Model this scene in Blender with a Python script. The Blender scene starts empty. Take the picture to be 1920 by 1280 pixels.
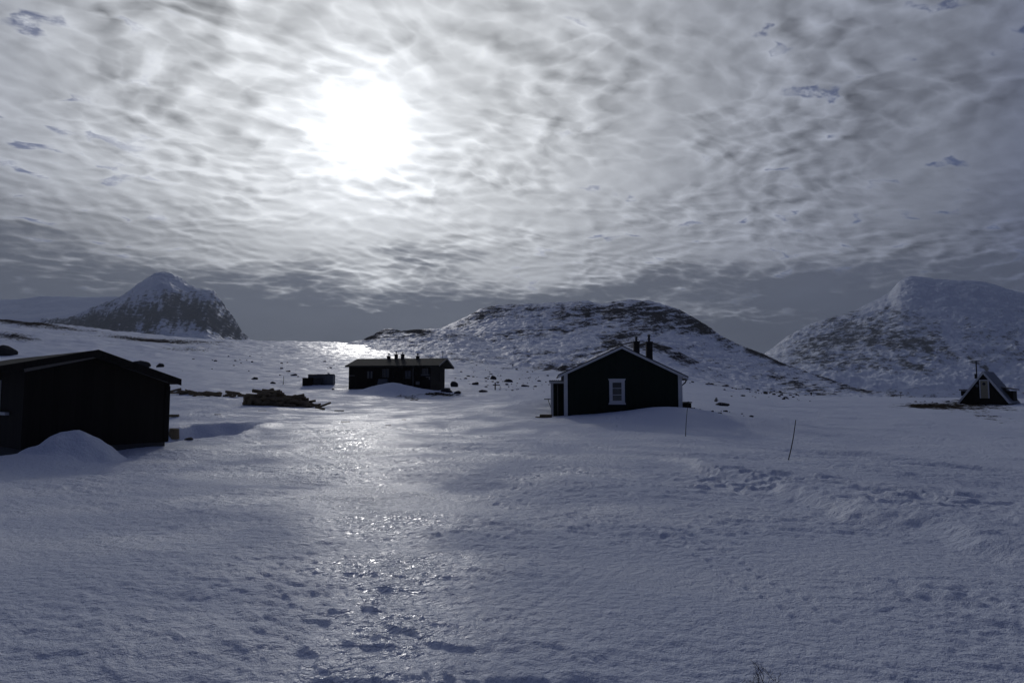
import bpy, bmesh, math, random
import numpy as np
from mathutils import Vector, Matrix

# ---------------------------------------------------------------- camera
scene = bpy.context.scene
EYE = 1.7
F = 1280.0                      # focal length in photo pixels (24 mm on 36 mm)
PITCH = math.radians(4.3)
cam_d = bpy.data.cameras.new('camera')
cam_d.sensor_width = 36.0
cam_d.lens = 24.0
cam_d.clip_start = 0.05
cam_d.clip_end = 60000
cam = bpy.data.objects.new('camera', cam_d)
scene.collection.objects.link(cam)
cam.location = (0, 0, EYE)
cam.rotation_euler = (math.radians(90) + PITCH, 0, 0)
scene.camera = cam

# ---------------------------------------------------------------- exposure / render
scene.view_settings.view_transform = 'Standard'
scene.view_settings.look = 'None'
scene.view_settings.exposure = 0.0
scene.view_settings.gamma = 1.0
scene.view_settings.use_curve_mapping = False
try:
    scene.cycles.use_denoising = True
    scene.cycles.max_bounces = 6
    scene.cycles.diffuse_bounces = 3
    scene.cycles.glossy_bounces = 3
    scene.cycles.volume_bounces = 0
    scene.cycles.sample_clamp_indirect = 4.0
except Exception:
    pass

# ---------------------------------------------------------------- sun
SUN_AZ = math.radians(-12.2)     # from +Y towards +X
SUN_EL = math.radians(21.2)
SUN_DIR = Vector((math.sin(SUN_AZ) * math.cos(SUN_EL), math.cos(SUN_AZ) * math.cos(SUN_EL), math.sin(SUN_EL)))
sun_d = bpy.data.lights.new('sun', 'SUN')
sun_d.energy = 0.46
sun_d.angle = math.radians(4)
sun_d.color = (1.0, 0.97, 0.93)
sun = bpy.data.objects.new('sun', sun_d)
scene.collection.objects.link(sun)
sun.rotation_euler = SUN_DIR.to_track_quat('Z', 'Y').to_euler()


# ---------------------------------------------------------------- node helper
class NB:
    def __init__(self, nt):
        self.nt = nt
        nt.nodes.clear()

    def n(self, t, **kw):
        nd = self.nt.nodes.new(t)
        for k, v in kw.items():
            setattr(nd, k, v)
        return nd

    def put(self, sock, v):
        if v is None:
            return
        if isinstance(v, bpy.types.NodeSocket):
            self.nt.links.new(v, sock)
        else:
            if sock.type == 'RGBA' and len(v) == 3:
                v = (*v, 1)
            sock.default_value = v

    def m(self, op, a, b=None, c=None, clamp=False):
        nd = self.n('ShaderNodeMath', operation=op, use_clamp=clamp)
        self.put(nd.inputs[0], a); self.put(nd.inputs[1], b); self.put(nd.inputs[2], c)
        return nd.outputs[0]

    def v(self, op, a, b=None, s=None):
        nd = self.n('ShaderNodeVectorMath', operation=op)
        self.put(nd.inputs[0], a); self.put(nd.inputs[1], b)
        if s is not None:
            self.put(nd.inputs['Scale'], s)
        return nd.outputs['Value'] if op in ('DOT_PRODUCT', 'LENGTH') else nd.outputs[0]

    def noise(self, vec, scale, detail=3, rough=.5, dist=0.0, dim='3D', color=False):
        nd = self.n('ShaderNodeTexNoise', noise_dimensions=dim)
        self.put(nd.inputs['Vector'], vec)
        nd.inputs['Scale'].default_value = scale
        nd.inputs['Detail'].default_value = detail
        nd.inputs['Roughness'].default_value = rough
        nd.inputs['Distortion'].default_value = dist
        return nd.outputs['Color' if color else 'Fac']

    def ss(self, x, lo, hi, a=0.0, b=1.0):
        nd = self.n('ShaderNodeMapRange', interpolation_type='SMOOTHSTEP')
        self.put(nd.inputs['Value'], x)
        for k, v in (('From Min', lo), ('From Max', hi), ('To Min', a), ('To Max', b)):
            self.put(nd.inputs[k], v)
        return nd.outputs[0]

    def mix(self, f, a, b):
        nd = self.n('ShaderNodeMix', data_type='RGBA')
        self.put(nd.inputs[0], f); self.put(nd.inputs[6], a); self.put(nd.inputs[7], b)
        return nd.outputs[2]

    def comb(self, x, y, z=0.0):
        nd = self.n('ShaderNodeCombineXYZ')
        self.put(nd.inputs[0], x); self.put(nd.inputs[1], y); self.put(nd.inputs[2], z)
        return nd.outputs[0]

    def sep(self, vec):
        nd = self.n('ShaderNodeSeparateXYZ')
        self.put(nd.inputs[0], vec)
        return nd.outputs


# ---------------------------------------------------------------- world: Nishita behind altocumulus
world = bpy.data.worlds.new('World')
scene.world = world
world.use_nodes = True
w = NB(world.node_tree)
sky = w.n('ShaderNodeTexSky', sky_type='NISHITA', sun_disc=False)
sky.sun_elevation = SUN_EL
sky.sun_rotation = SUN_AZ
D = w.n('ShaderNodeTexCoord').outputs['Generated']
D = w.v('NORMALIZE', D)
dx, dy, dz = w.sep(D)
zc = w.m('MAXIMUM', dz, 0.0)
KD = 0.17                       # the layer curves away with the earth, so it does not stretch without end at the horizon
den = w.m('ADD', zc, KD)
px_ = w.m('DIVIDE', dx, den)
py_ = w.m('DIVIDE', dy, den)
P = w.comb(px_, py_, 0.0)
warp = w.v('SCALE', w.v('SUBTRACT', w.noise(P, 1.6, 2, .5, color=True), (.5, .5, .5)), s=0.22)
Pw = w.v('ADD', P, warp)
pwx, pwy, _ = w.sep(Pw)
ca, sa = math.cos(math.radians(32)), math.sin(math.radians(32))
bu = w.m('ADD', w.m('MULTIPLY', pwx, ca), w.m('MULTIPLY', pwy, sa))
bv = w.m('SUBTRACT', w.m('MULTIPLY', pwy, ca), w.m('MULTIPLY', pwx, sa))
Q = w.comb(w.m('MULTIPLY', bu, 0.78), bv, 0.3)
SH = (SUN_DIR.x / (SUN_DIR.z + KD), SUN_DIR.y / (SUN_DIR.z + KD))
sunp = (SH[0] * ca + SH[1] * sa, -SH[0] * sa + SH[1] * ca)
sunv = w.v('SUBTRACT', (sunp[0] * .78, sunp[1], .3), Q)
sunv = w.v('SCALE', w.v('NORMALIZE', sunv), s=0.034)
Q2 = w.v('ADD', Q, sunv)


def voro(q, scale, sm):
    a = w.n('ShaderNodeTexVoronoi', feature='SMOOTH_F1', voronoi_dimensions='2D')
    w.put(a.inputs['Vector'], q)
    a.inputs['Scale'].default_value = scale
    a.inputs['Smoothness'].default_value = sm
    a.inputs['Detail'].default_value = 0.0
    a.inputs['Roughness'].default_value = 0.45
    a.inputs['Lacunarity'].default_value = 2.3
    a.inputs['Randomness'].default_value = 1.0
    return a.outputs['Distance']


def cells(q):
    """optical depth of the cloud layer: puffs with thin seams between them"""
    wq = w.v('ADD', q, w.v('SCALE', w.v('SUBTRACT', w.noise(q, 5.0, 4, .6, color=True), (.5, .5, .5)), s=0.12))
    wq = w.v('ADD', wq, w.v('SCALE', w.v('SUBTRACT', w.noise(q, 19.0, 3, .6, color=True), (.5, .5, .5)), s=0.035))
    dA = voro(wq, 10.5, .10); dB = voro(w.v('ADD', wq, (3.3, 1.7, 0.0)), 23.0, .10)
    cA = w.m('SUBTRACT', 1.0, w.m('MULTIPLY', w.m('MULTIPLY', dA, dA), 1.5))
    cB = w.m('SUBTRACT', 1.0, w.m('MULTIPLY', w.m('MULTIPLY', dB, dB), 1.5))
    n1 = w.noise(q, 2.6, 4, .5)
    s = w.m('ADD', w.m('MULTIPLY', cA, 0.36), w.m('MULTIPLY', cB, 0.22))
    s = w.m('ADD', s, w.m('MULTIPLY', n1, 0.60))
    return w.m('ADD', s, w.m('MULTIPLY', w.noise(q, 26.0, 4, .6), 0.10))
h1 = cells(Q)
h2 = cells(Q2)
H0 = 0.72
relief = w.m('SUBTRACT', h1, h2)
big = w.noise(w.comb(w.m('MULTIPLY', px_, .8), py_, 7.7), 1.25, 4, .5, 0.2)
ang = w.m('ARCCOSINE', w.m('MINIMUM', w.v('DOT_PRODUCT', D, tuple(SUN_DIR)), 0.99999))
# light that comes through the layer, strongest round the sun
g1 = w.m('MULTIPLY', w.m('EXPONENT', w.m('MULTIPLY', w.m('POWER', w.m('DIVIDE', ang, 0.60), 1.5), -1.0)), 0.76)
g1 = w.m('ADD', g1, 0.039)
angn = w.m('ADD', ang, w.m('MULTIPLY', w.m('SUBTRACT', h1, H0), 0.07))
core = w.m('MULTIPLY', w.m('EXPONENT', w.m('MULTIPLY', w.m('POWER', w.m('DIVIDE', w.m('MAXIMUM', angn, 0.0), 0.060), 2.0), -1.0)), 0.9)
core = w.m('ADD', core, w.m('MULTIPLY', w.m('EXPONENT', w.m('MULTIPLY', w.m('POWER', w.m('DIVIDE', ang, 0.15), 2.0), -1.0)), 0.22))
mod = w.ss(w.noise(P, 1.9, 2, .5), .36, .62, .45, 1.2)
thick = w.m('ADD', w.m('MULTIPLY', w.m('MULTIPLY', w.m('SUBTRACT', h1, H0), mod), 1.35), w.m('MULTIPLY', w.m('SUBTRACT', big, 0.5), 2.3))
u1 = w.m('DIVIDE', w.m('ADD', dx, 0.55), 0.26); u2 = w.m('DIVIDE', w.m('SUBTRACT', dz, 0.205), 0.055)
mass = w.m('EXPONENT', w.m('MULTIPLY', w.m('ADD', w.m('MULTIPLY', u1, u1), w.m('MULTIPLY', u2, u2)), -1.0))
u3 = w.m('DIVIDE', w.m('ADD', dx, 0.45), 0.22); u4 = w.m('DIVIDE', w.m('SUBTRACT', dz, 0.50), 0.07)
mass = w.m('ADD', mass, w.m('EXPONENT', w.m('MULTIPLY', w.m('ADD', w.m('MULTIPLY', u3, u3), w.m('MULTIPLY', u4, u4)), -1.0)))
thick = w.m('ADD', thick, w.m('MULTIPLY', mass, 0.75))
trans = w.m('SUBTRACT', 1.10, w.m('MULTIPLY', thick, 0.42))
trans = w.m('ADD', trans, w.m('MULTIPLY', w.m('MULTIPLY', relief, mod), -1.0))
trans = w.m('MINIMUM', w.m('MAXIMUM', trans, 0.35), 1.6)
lum = w.m('ADD', w.m('MULTIPLY', g1, trans), core)
tint = w.mix(w.ss(ang, 0.15, 0.9), (0.97, 1.0, 1.035), (0.79, 0.87, 1.10))
tint = w.mix(w.ss(ang, 0.72, 1.15), tint, (0.47, 0.64, 1.52))
cloud = w.v('SCALE', tint, s=lum)
# gaps to the blue
gap = w.ss(w.m('ADD', h1, w.m('MULTIPLY', w.m('SUBTRACT', big, 0.5), 0.40)), 0.56, 0.40)
gap = w.m('MULTIPLY', gap, w.ss(ang, 0.20, 0.40))
skyc = w.v('MULTIPLY', sky.outputs[0], (0.011, 0.0135, 0.026))
cloud = w.mix(w.m('MULTIPLY', w.m('MULTIPLY', gap, w.ss(w.noise(Q, 24.0, 5, .65), .30, .60)), 0.80), cloud, skyc)
# low grey bank along the horizon
azn = w.noise(w.comb(w.m('MULTIPLY', dx, 3.4), w.m('MULTIPLY', dz, 15.0), w.m('MULTIPLY', dy, 3.0)), 1.0, 6, .6)
bk = w.m('ADD', w.m('ADD', dz, w.m('MULTIPLY', dx, 0.012)), w.m('MULTIPLY', w.m('SUBTRACT', azn, 0.5), -0.26))
bk = w.m('ADD', bk, w.m('MULTIPLY', w.m('SUBTRACT', h1, H0), -0.07))
bank = w.ss(bk, 0.190, 0.122)
bl = w.m('ADD', 0.062, w.m('MULTIPLY', w.m('EXPONENT', w.m('DIVIDE', ang, -0.40)), 0.12))
bl = w.m('MULTIPLY', bl, w.m('ADD', 0.45, w.m('MULTIPLY', azn, 1.15)))
bankc = w.v('SCALE', w.mix(w.ss(ang, .35, .9), (0.92, 1.0, 1.20), (0.84, 0.97, 1.42)), s=bl)
cloud = w.mix(bank, cloud, bankc)
cloud = w.v('SCALE', cloud, s=10.0)
bg = w.n('ShaderNodeBackground')
w.put(bg.inputs[0], cloud)
bg.inputs[1].default_value = 0.1
wo = w.n('ShaderNodeOutputWorld')
w.put(wo.inputs[0], bg.outputs[0])
try:
    world.cycles.sampling_method = 'MANUAL'
    world.cycles.sample_map_resolution = 1024
except Exception:
    pass

# ================================================================ helpers
COL = scene.collection
CP, SP = math.cos(PITCH), math.sin(PITCH)


def ray(px, py):
    r, u = (px - 960) / F, (640 - py) / F
    return r, CP - SP * u, SP + CP * u


def W(px, py, d):
    x, y, z = ray(px, py)
    t = d / y
    return Vector((x * t, d, EYE + z * t))


def project(x, y, z):
    zz = z - EYE
    fwd = y * CP + zz * SP
    up = -y * SP + zz * CP
    fwd = np.maximum(fwd, 1e-3)
    return 960 + F * x / fwd, 640 - F * up / fwd


_rs = np.random.RandomState(5)
_ang = _rs.rand(512) * 2 * np.pi
_GX, _GY = np.cos(_ang), np.sin(_ang)


def perlin(x, y, seed=0):
    xi = np.floor(x).astype(np.int64); yi = np.floor(y).astype(np.int64)
    xf, yf = x - xi, y - yi

    def g(ix, iy, fx, fy):
        h = (ix * 374761393 + iy * 668265263 + seed * 2246822519) & 0xffffffff
        h = ((h ^ (h >> 13)) * 1274126177) & 0xffffffff
        h = (h ^ (h >> 16)) & 511
        return _GX[h] * fx + _GY[h] * fy
    u = xf * xf * xf * (xf * (xf * 6 - 15) + 10)
    v = yf * yf * yf * (yf * (yf * 6 - 15) + 10)
    a = g(xi, yi, xf, yf); b = g(xi + 1, yi, xf - 1, yf)
    c = g(xi, yi + 1, xf, yf - 1); d = g(xi + 1, yi + 1, xf - 1, yf - 1)
    return ((a + u * (b - a)) * (1 - v) + (c + u * (d - c)) * v) * 1.5


def fbm(x, y, octv=4, seed=0, gain=.5, ridged=False):
    s = 0; a = 1.0; tot = 0
    for i in range(octv):
        n = perlin(x, y, seed + i * 17)
        if ridged:
            n = 1 - 2 * np.abs(n)
        s = s + a * n; tot += a
        a *= gain; x = x * 2.03 + 11.3; y = y * 2.03 + 5.7
    return s / tot


def sst(x, a, b):
    t = np.clip((x - a) / (b - a), 0, 1)
    return t * t * (3 - 2 * t)


def prop(o, label=None, cat=None, group=None, kind=None):
    if label: o['label'] = label
    if cat: o['category'] = cat
    if group: o['group'] = group
    if kind: o['kind'] = kind
    return o


def link(name, mesh, mat=None, parent=None):
    o = bpy.data.objects.new(name, mesh)
    COL.objects.link(o)
    if mat and len(mesh.materials) == 0:
        mesh.materials.append(mat)
    if parent:
        o.parent = parent
    return o


def empty(name, loc, az=0.0, **kw):
    o = bpy.data.objects.new(name, None)
    COL.objects.link(o)
    o.empty_display_size = 0.2
    o.location = loc
    o.rotation_euler = (0, 0, -az)
    return prop(o, **kw)


class MB:
    def __init__(self):
        self.v = []; self.f = []

    def add(self, vs, fs):
        k = len(self.v)
        self.v += [tuple(p) for p in vs]
        self.f += [tuple(i + k for i in f) for f in fs]
        return self

    def box(self, x0, x1, y0, y1, z0, z1, M=None):
        vs = [Vector(p) for p in ((x0, y0, z0), (x1, y0, z0), (x1, y1, z0), (x0, y1, z0),
                                  (x0, y0, z1), (x1, y0, z1), (x1, y1, z1), (x0, y1, z1))]
        if M is not None:
            vs = [M @ p for p in vs]
        return self.add(vs, [(0, 3, 2, 1), (4, 5, 6, 7), (0, 1, 5, 4), (1, 2, 6, 5), (2, 3, 7, 6), (3, 0, 4, 7)])

    def beam(self, a, b, wd, ht, up=(0, 0, 1)):
        a, b = Vector(a), Vector(b)
        d = (b - a).normalized()
        s = d.cross(Vector(up)).normalized() * wd / 2
        u = s.cross(d).normalized() * ht / 2
        vs = [a - s - u, a + s - u, a + s + u, a - s + u, b - s - u, b + s - u, b + s + u, b - s + u]
        return self.add(vs, [(0, 1, 2, 3), (7, 6, 5, 4), (0, 4, 5, 1), (1, 5, 6, 2), (2, 6, 7, 3), (3, 7, 4, 0)])

    def prism(self, poly, y0, y1):
        """poly of (x,z), extruded along y"""
        n = len(poly)
        vs = [(x, y0, z) for x, z in poly] + [(x, y1, z) for x, z in poly]
        fs = [tuple(range(n)), tuple(range(2 * n - 1, n - 1, -1))]
        fs += [(i, i + n, (i + 1) % n + n, (i + 1) % n) for i in range(n)]
        return self.add(vs, fs)

    def tube(self, pts, rads, n=8):
        pts = [Vector(p) for p in pts]
        if not hasattr(rads, '__len__'):
            rads = [rads] * len(pts)
        vs = []
        for i, p in enumerate(pts):
            d = (pts[min(i + 1, len(pts) - 1)] - pts[max(i - 1, 0)]).normalized()
            ref = Vector((1, 0, 0)) if abs(d.x) < .8 else Vector((0, 1, 0))
            s = d.cross(ref).normalized(); u = s.cross(d)
            for k in range(n):
                t = 2 * math.pi * k / n
                vs.append(p + (s * math.cos(t) + u * math.sin(t)) * rads[i])
        m = len(pts)
        fs = [(i * n + k, i * n + (k + 1) % n, (i + 1) * n + (k + 1) % n, (i + 1) * n + k) for i in range(m - 1) for k in range(n)]
        fs += [tuple(range(n - 1, -1, -1)), tuple((m - 1) * n + k for k in range(n))]
        return self.add(vs, fs)

    def mesh(self, name):
        me = bpy.data.meshes.new(name)
        me.from_pydata(self.v, [], self.f)
        bm = bmesh.new(); bm.from_mesh(me)
        bmesh.ops.recalc_face_normals(bm, faces=bm.faces)
        bm.to_mesh(me); bm.free()
        return me

    def obj(self, name, mat, parent=None, bevel=0.0, smooth=False):
        me = self.mesh(name)
        o = link(name, me, mat, parent)
        if bevel:
            b = o.modifiers.new('bevel', 'BEVEL'); b.width = bevel; b.segments = 2; b.limit_method = 'ANGLE'
        if smooth:
            me.polygons.foreach_set('use_smooth', [True] * len(me.polygons))
        return o


def grid_mesh(name, X, Y, Z, mat, attrs=None, wrap=False):
    nr, nc = X.shape
    me = bpy.data.meshes.new(name)
    co = np.stack([X, Y, Z], -1).reshape(-1, 3).astype(np.float32)
    me.vertices.add(len(co)); me.vertices.foreach_set('co', co.ravel())
    i = np.arange(nr - 1)[:, None]; j = np.arange(nc if wrap else nc - 1)[None, :]
    jn = (j + 1) % nc
    q = np.stack([i * nc + j, i * nc + jn, (i + 1) * nc + jn, (i + 1) * nc + j], -1).reshape(-1, 4)
    nf = len(q)
    me.loops.add(nf * 4); me.loops.foreach_set('vertex_index', q.ravel().astype(np.int32))
    me.polygons.add(nf)
    me.polygons.foreach_set('loop_start', np.arange(0, nf * 4, 4, dtype=np.int32))
    me.polygons.foreach_set('use_smooth', np.ones(nf, dtype=bool))
    me.update(calc_edges=True)
    for k, a in (attrs or {}).items():
        at = me.attributes.new(k, 'FLOAT', 'POINT')
        at.data.foreach_set('value', a.astype(np.float32).ravel())
    return link(name, me, mat)


# ================================================================ materials
def material(name):
    m = bpy.data.materials.new(name)
    m.use_nodes = True
    return m, NB(m.node_tree)


def finish(b, color, rough, bump=None, bstr=.5, bdist=.01, spec=.5, metal=0.0, ior=1.45):
    p = b.n('ShaderNodeBsdfPrincipled')
    b.put(p.inputs['Base Color'], color)
    b.put(p.inputs['Roughness'], rough)
    b.put(p.inputs['Specular IOR Level'], spec)
    p.inputs['Metallic'].default_value = metal
    p.inputs['IOR'].default_value = ior
    if bump is not None:
        bp = b.n('ShaderNodeBump')
        bp.inputs['Strength'].default_value = bstr
        bp.inputs['Distance'].default_value = bdist
        b.put(bp.inputs['Height'], bump)
        b.put(p.inputs['Normal'], bp.outputs[0])
    o = b.n('ShaderNodeOutputMaterial')
    b.put(o.inputs[0], p.outputs[0])
    return p


def obj_co(b):
    return b.n('ShaderNodeTexCoord').outputs['Object']


def attr(b, name):
    return b.n('ShaderNodeAttribute', attribute_name=name).outputs['Fac']


def snow_material():
    m, b = material('snow')
    co = obj_co(b)
    ice = attr(b, 'ice'); rock = attr(b, 'rock')
    n_s = b.noise(co, 9.0, 5, .65)
    n_f = b.noise(co, 45.0, 3, .6)
    n_p = b.noise(co, 0.6, 4, .55)
    n_g = b.noise(b.v('MULTIPLY', co, (1, 1.2, 1)), 15.0, 3.0, .5, .6)
    gl = b.ss(ice, .35, .9)
    snowc = b.mix(n_p, (0.74, 0.79, 0.88), (0.80, 0.84, 0.92))
    rk = b.ss(b.m('ADD', rock, b.m('MULTIPLY', b.m('SUBTRACT', b.noise(b.v('MULTIPLY', co, (1, .5, 1)), 1.6, 7, .75), .5), 2.2)), 0.50, 0.66)
    rockc = b.mix(b.noise(co, 2.3, 5, .6), (0.022, 0.020, 0.017), (0.075, 0.060, 0.043))
    col = b.mix(rk, snowc, rockc)
    rough = b.m('MAXIMUM', b.m('SUBTRACT', 0.56, b.m('MULTIPLY', ice, 0.38)), .2)
    rough = b.m('ADD', rough, b.m('MULTIPLY', b.m('SUBTRACT', n_s, .5), 0.6))
    rough = b.m('ADD', rough, b.m('MULTIPLY', rk, 0.3), clamp=True)
    h = b.m('ADD', n_s, b.m('MULTIPLY', n_f, 0.22))
    h = b.m('ADD', b.m('MULTIPLY', h, b.m('SUBTRACT', 1.0, b.m('MULTIPLY', gl, .72))), b.m('MULTIPLY', b.m('MULTIPLY', n_g, gl), 1.0))
    h = b.m('ADD', h, b.m('MULTIPLY', rk, b.m('MULTIPLY', b.noise(co, 7.0, 4, .6), 2.0)))
    spec = b.m('MULTIPLY', b.m('SUBTRACT', 1.0, rk), b.m('ADD', 0.08, b.m('MULTIPLY', ice, .95)))
    finish(b, col, rough, h, 1.0, 0.065, spec=spec, ior=1.33)
    return m


def hill_material(name, rockA, rockB, scale, lo=.36, hi=.72, fs=2.0):
    m, b = material(name)
    co = obj_co(b)
    rock = attr(b, 'rock')
    x, y, z = b.sep(co)
    q = b.comb(b.m('MULTIPLY', x, 0.5), b.m('MULTIPLY', y, 0.4), z)
    fine = b.noise(q, 0.35 * scale, 8, .80)
    rk = b.ss(b.m('ADD', rock, b.m('MULTIPLY', b.m('SUBTRACT', fine, .5), fs)), lo, hi)
    rc = b.mix(b.noise(co, 0.12 * scale, 5, .6), rockA, rockB)
    sn = b.mix(b.noise(q, 0.03 * scale, 4, .6), (0.72, 0.77, 0.87), (0.80, 0.84, 0.91))
    finish(b, b.mix(rk, sn, rc), b.m('ADD', 0.55, b.m('MULTIPLY', rk, .35)), b.noise(q, 0.30 * scale, 6, .7), 0.8, .55 / scale, spec=b.m('MULTIPLY', b.m('SUBTRACT', 1.0, rk), .3), ior=1.33)
    return m


def plank_material(name, ca_, cb_, pitch=0.14, axis='x', rough=.8, spec=.15):
    m, b = material(name)
    co = obj_co(b)
    x, y, z = b.sep(co)
    u = b.m('ADD', x, y) if axis == 'x' else z
    wv = b.m('FRACT', b.m('DIVIDE', u, pitch))
    gr = b.m('MINIMUM', wv, b.m('SUBTRACT', 1.0, wv))
    groove = b.ss(gr, 0.0, 0.07)
    fl = b.m('FLOOR', b.m('DIVIDE', u, pitch))
    tone = b.noise(b.comb(b.m('MULTIPLY', fl, 3.3), 0.0, 0.0), 1.7, 0)
    grain = b.noise(b.comb(b.m('MULTIPLY', x, 30), b.m('MULTIPLY', y, 30), b.m('MULTIPLY', z, 2.0)), 1.0, 4, .6)
    f = b.m('ADD', b.m('MULTIPLY', tone, .6), b.m('MULTIPLY', grain, .4))
    finish(b, b.mix(f, ca_, cb_), rough, b.m('ADD', groove, b.m('MULTIPLY', grain, .15)), 0.8, 0.012, spec=spec)
    return m


def plain_material(name, ca_, cb_, scale=8.0, rough=.6, metal=0.0, spec=.4, bstr=.3):
    m, b = material(name)
    co = obj_co(b)
    n = b.noise(co, scale, 5, .6)
    finish(b, b.mix(n, ca_, cb_), b.m('ADD', rough, b.m('MULTIPLY', b.m('SUBTRACT', n, .5), .2), clamp=True), n, bstr, .01, spec=spec, metal=metal)
    return m


def rock_material(name='rock'):
    m, b = material(name)
    co = obj_co(b)
    n = b.noise(co, 3.0, 6, .65)
    l = b.noise(co, 14.0, 4, .7)
    c = b.mix(n, (0.018, 0.018, 0.020), (0.060, 0.056, 0.052))
    c = b.mix(b.ss(l, .62, .72), c, (0.10, 0.10, 0.085))
    # snow caught in the hollows of the upper side
    nz = b.sep(b.n('ShaderNodeNewGeometry').outputs['Normal'])[2]
    sn = b.m('MULTIPLY', b.ss(nz, .75, .97), b.ss(b.noise(co, 4.0, 3, .5), .56, .66))
    c = b.mix(sn, c, (0.8, 0.82, 0.86))
    finish(b, c, .85, n, .8, .05, spec=.2)
    return m


MAT = {}
MAT['snow'] = snow_material()
MAT['hill'] = hill_material('hill', (0.030, 0.028, 0.028), (0.075, 0.066, 0.058), 1.0)
MAT['mount'] = hill_material('mountain', (0.022, 0.023, 0.028), (0.06, 0.058, 0.060), 0.22, .28, .74, 2.7)
MAT['farsnow'] = hill_material('far_snow', (0.05, 0.05, 0.055), (0.08, 0.08, 0.08), 0.2)
MAT['tar'] = plank_material('tarred_boards', (0.014, 0.012, 0.010), (0.036, 0.031, 0.025))
MAT['green'] = plank_material('dark_green_boards', (0.010, 0.017, 0.014), (0.020, 0.030, 0.024))
MAT['brown'] = plank_material('dark_brown_boards', (0.014, 0.012, 0.010), (0.028, 0.023, 0.018))
MAT['white'] = plain_material('weathered_white_paint', (0.55, 0.56, 0.57), (0.72, 0.73, 0.74), 5.0, .6)
MAT['grey_board'] = plain_material('grey_weathered_board', (0.16, 0.15, 0.14), (0.26, 0.25, 0.235), 6.0, .8)
MAT['roof_felt'] = plank_material('roof_felt', (0.030, 0.030, 0.027), (0.055, 0.053, 0.046), 0.55, 'x', .85, .1)
MAT['roof_dark'] = plain_material('dark_roof_sheet', (0.02, 0.021, 0.024), (0.035, 0.036, 0.04), 9.0, .45, 0, .5)
MAT['metal'] = plain_material('dull_metal', (0.10, 0.11, 0.125), (0.17, 0.18, 0.20), 4.0, .55, .6)
MAT['greymetal'] = plain_material('grey_painted_sheet', (0.10, 0.108, 0.12), (0.15, 0.158, 0.17), 3.0, .6)
MAT['brick'] = plain_material('sooty_masonry', (0.022, 0.022, 0.022), (0.05, 0.047, 0.044), 12.0, .9)
MAT['bark'] = plain_material('split_firewood', (0.07, 0.052, 0.03), (0.32, 0.25, 0.15), 9.0, .9, 0, .15, .8)
MAT['cutwood'] = plain_material('cut_wood', (0.12, 0.095, 0.055), (0.30, 0.23, 0.13), 9.0, .85)
MAT['cream'] = plain_material('cream_paint', (0.30, 0.27, 0.18), (0.40, 0.36, 0.25), 5.0, .6)
MAT['stone'] = plain_material('concrete_footing', (0.06, 0.06, 0.058), (0.13, 0.13, 0.125), 5.0, .9)
MAT['rock'] = rock_material()
MAT['twig'] = plain_material('dark_twig', (0.012, 0.009, 0.009), (0.03, 0.022, 0.02), 40.0, .8)
MAT['pole'] = plain_material('weathered_pole', (0.02, 0.018, 0.016), (0.05, 0.045, 0.04), 12.0, .8)
MAT['curtain'] = plain_material('pale_curtain', (0.09, 0.093, 0.097), (0.16, 0.163, 0.167), 6.0, .9)
MAT['black'] = plain_material('black_tarpaulin', (0.010, 0.010, 0.011), (0.02, 0.02, 0.022), 3.0, .6)


def glass_material():
    m, b = material('window_glass')
    finish(b, (0.035, 0.042, 0.055), 0.08, b.noise(obj_co(b), 1.5, 2, .5), .05, .01, spec=.9)
    return m
MAT['glass'] = glass_material()

# ================================================================ ground
TCOL = np.array([-200, 0, 150, 330, 500, 700, 900, 1100, 1280, 1450, 1600, 1750, 1920, 2100], float)
TDEP = np.array([1, 4, 8, 14, 20, 27, 34, 45, 60, 80, 110, 160, 250, 400, 650, 1000, 1800], float)
Z0 = lambda d: 736 + F * 1.7 / d
TPY = np.array([
    # d:   1   4     8     14    20   27   34   45   60   80   110  160  250  400  650  1000 1800
    [None, None, None, None, 858, 820, 795, 765, 730, 696, 668, 636, 606, 590, 640, 660, 690],   # -200
    [None, None, None, 905, 862, 825, 798, 768, 735, 702, 674, 643, 613, 596, 640, 660, 690],    # 0
    [None, None, None, 903, 862, 825, 797, 766, 736, 706, 682, 655, 630, 612, 640, 660, 690],    # 150
    [None, None, None, 898, 850, 815, 788, 754, 728, 706, 688, 668, 651, 640, 634, 660, 690],    # 330
    [None, None, None, 893, 845, 812, 790, 764, 733, 713, 697, 680, 664, 653, 643, 642, 690],    # 500
    [None, None, None, 890, 840, 810, 790, 765, 733, 712, 696, 680, 666, 655, 646, 641, 690],    # 700
    [None, None, None, 889, 838, 808, 790, 765, 734, 722, 713, 706, 697, 690, 690, 694, 700],    # 900
    [None, None, None, 888, 836, 803, 783, 758, 741, 731, 724, 717, 708, 700, 700, 704, 710],    # 1100
    [None, None, None, 889, 838, 797, 772, 752, 742, 735, 729, 722, 713, 706, 708, 712, 720],    # 1280
    [None, None, None, 890, 850, 818, 798, 776, 757, 746, 742, 741, 742, 742, 742, 742, 742],    # 1450
    [None, None, None, 893, 852, 822, 803, 783, 762, 745, 743, 746, 752, 754, 752, 750, 748],    # 1600
    [None, None, None, 896, 852, 822, 804, 783, 761, 746, 748, 756, 764, 764, 758, 752, 748],    # 1750
    [None, None, None, 899, 855, 824, 804, 782, 759, 748, 751, 760, 768, 768, 760, 752, 748],    # 1920
    [None, None, None, 900, 858, 826, 806, 784, 760, 749, 752, 760, 768, 768, 760, 752, 748],    # 2100
], dtype=object)
TZ = np.zeros((len(TCOL), len(TDEP)))
for i in range(len(TCOL)):
    for j, d in enumerate(TDEP):
        if TPY[i, j] is not None:
            TZ[i, j] = EYE + (736 - TPY[i, j]) / F * d
        else:
            TZ[i, j] = 0.0
NU, NV = 240, 400
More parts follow.
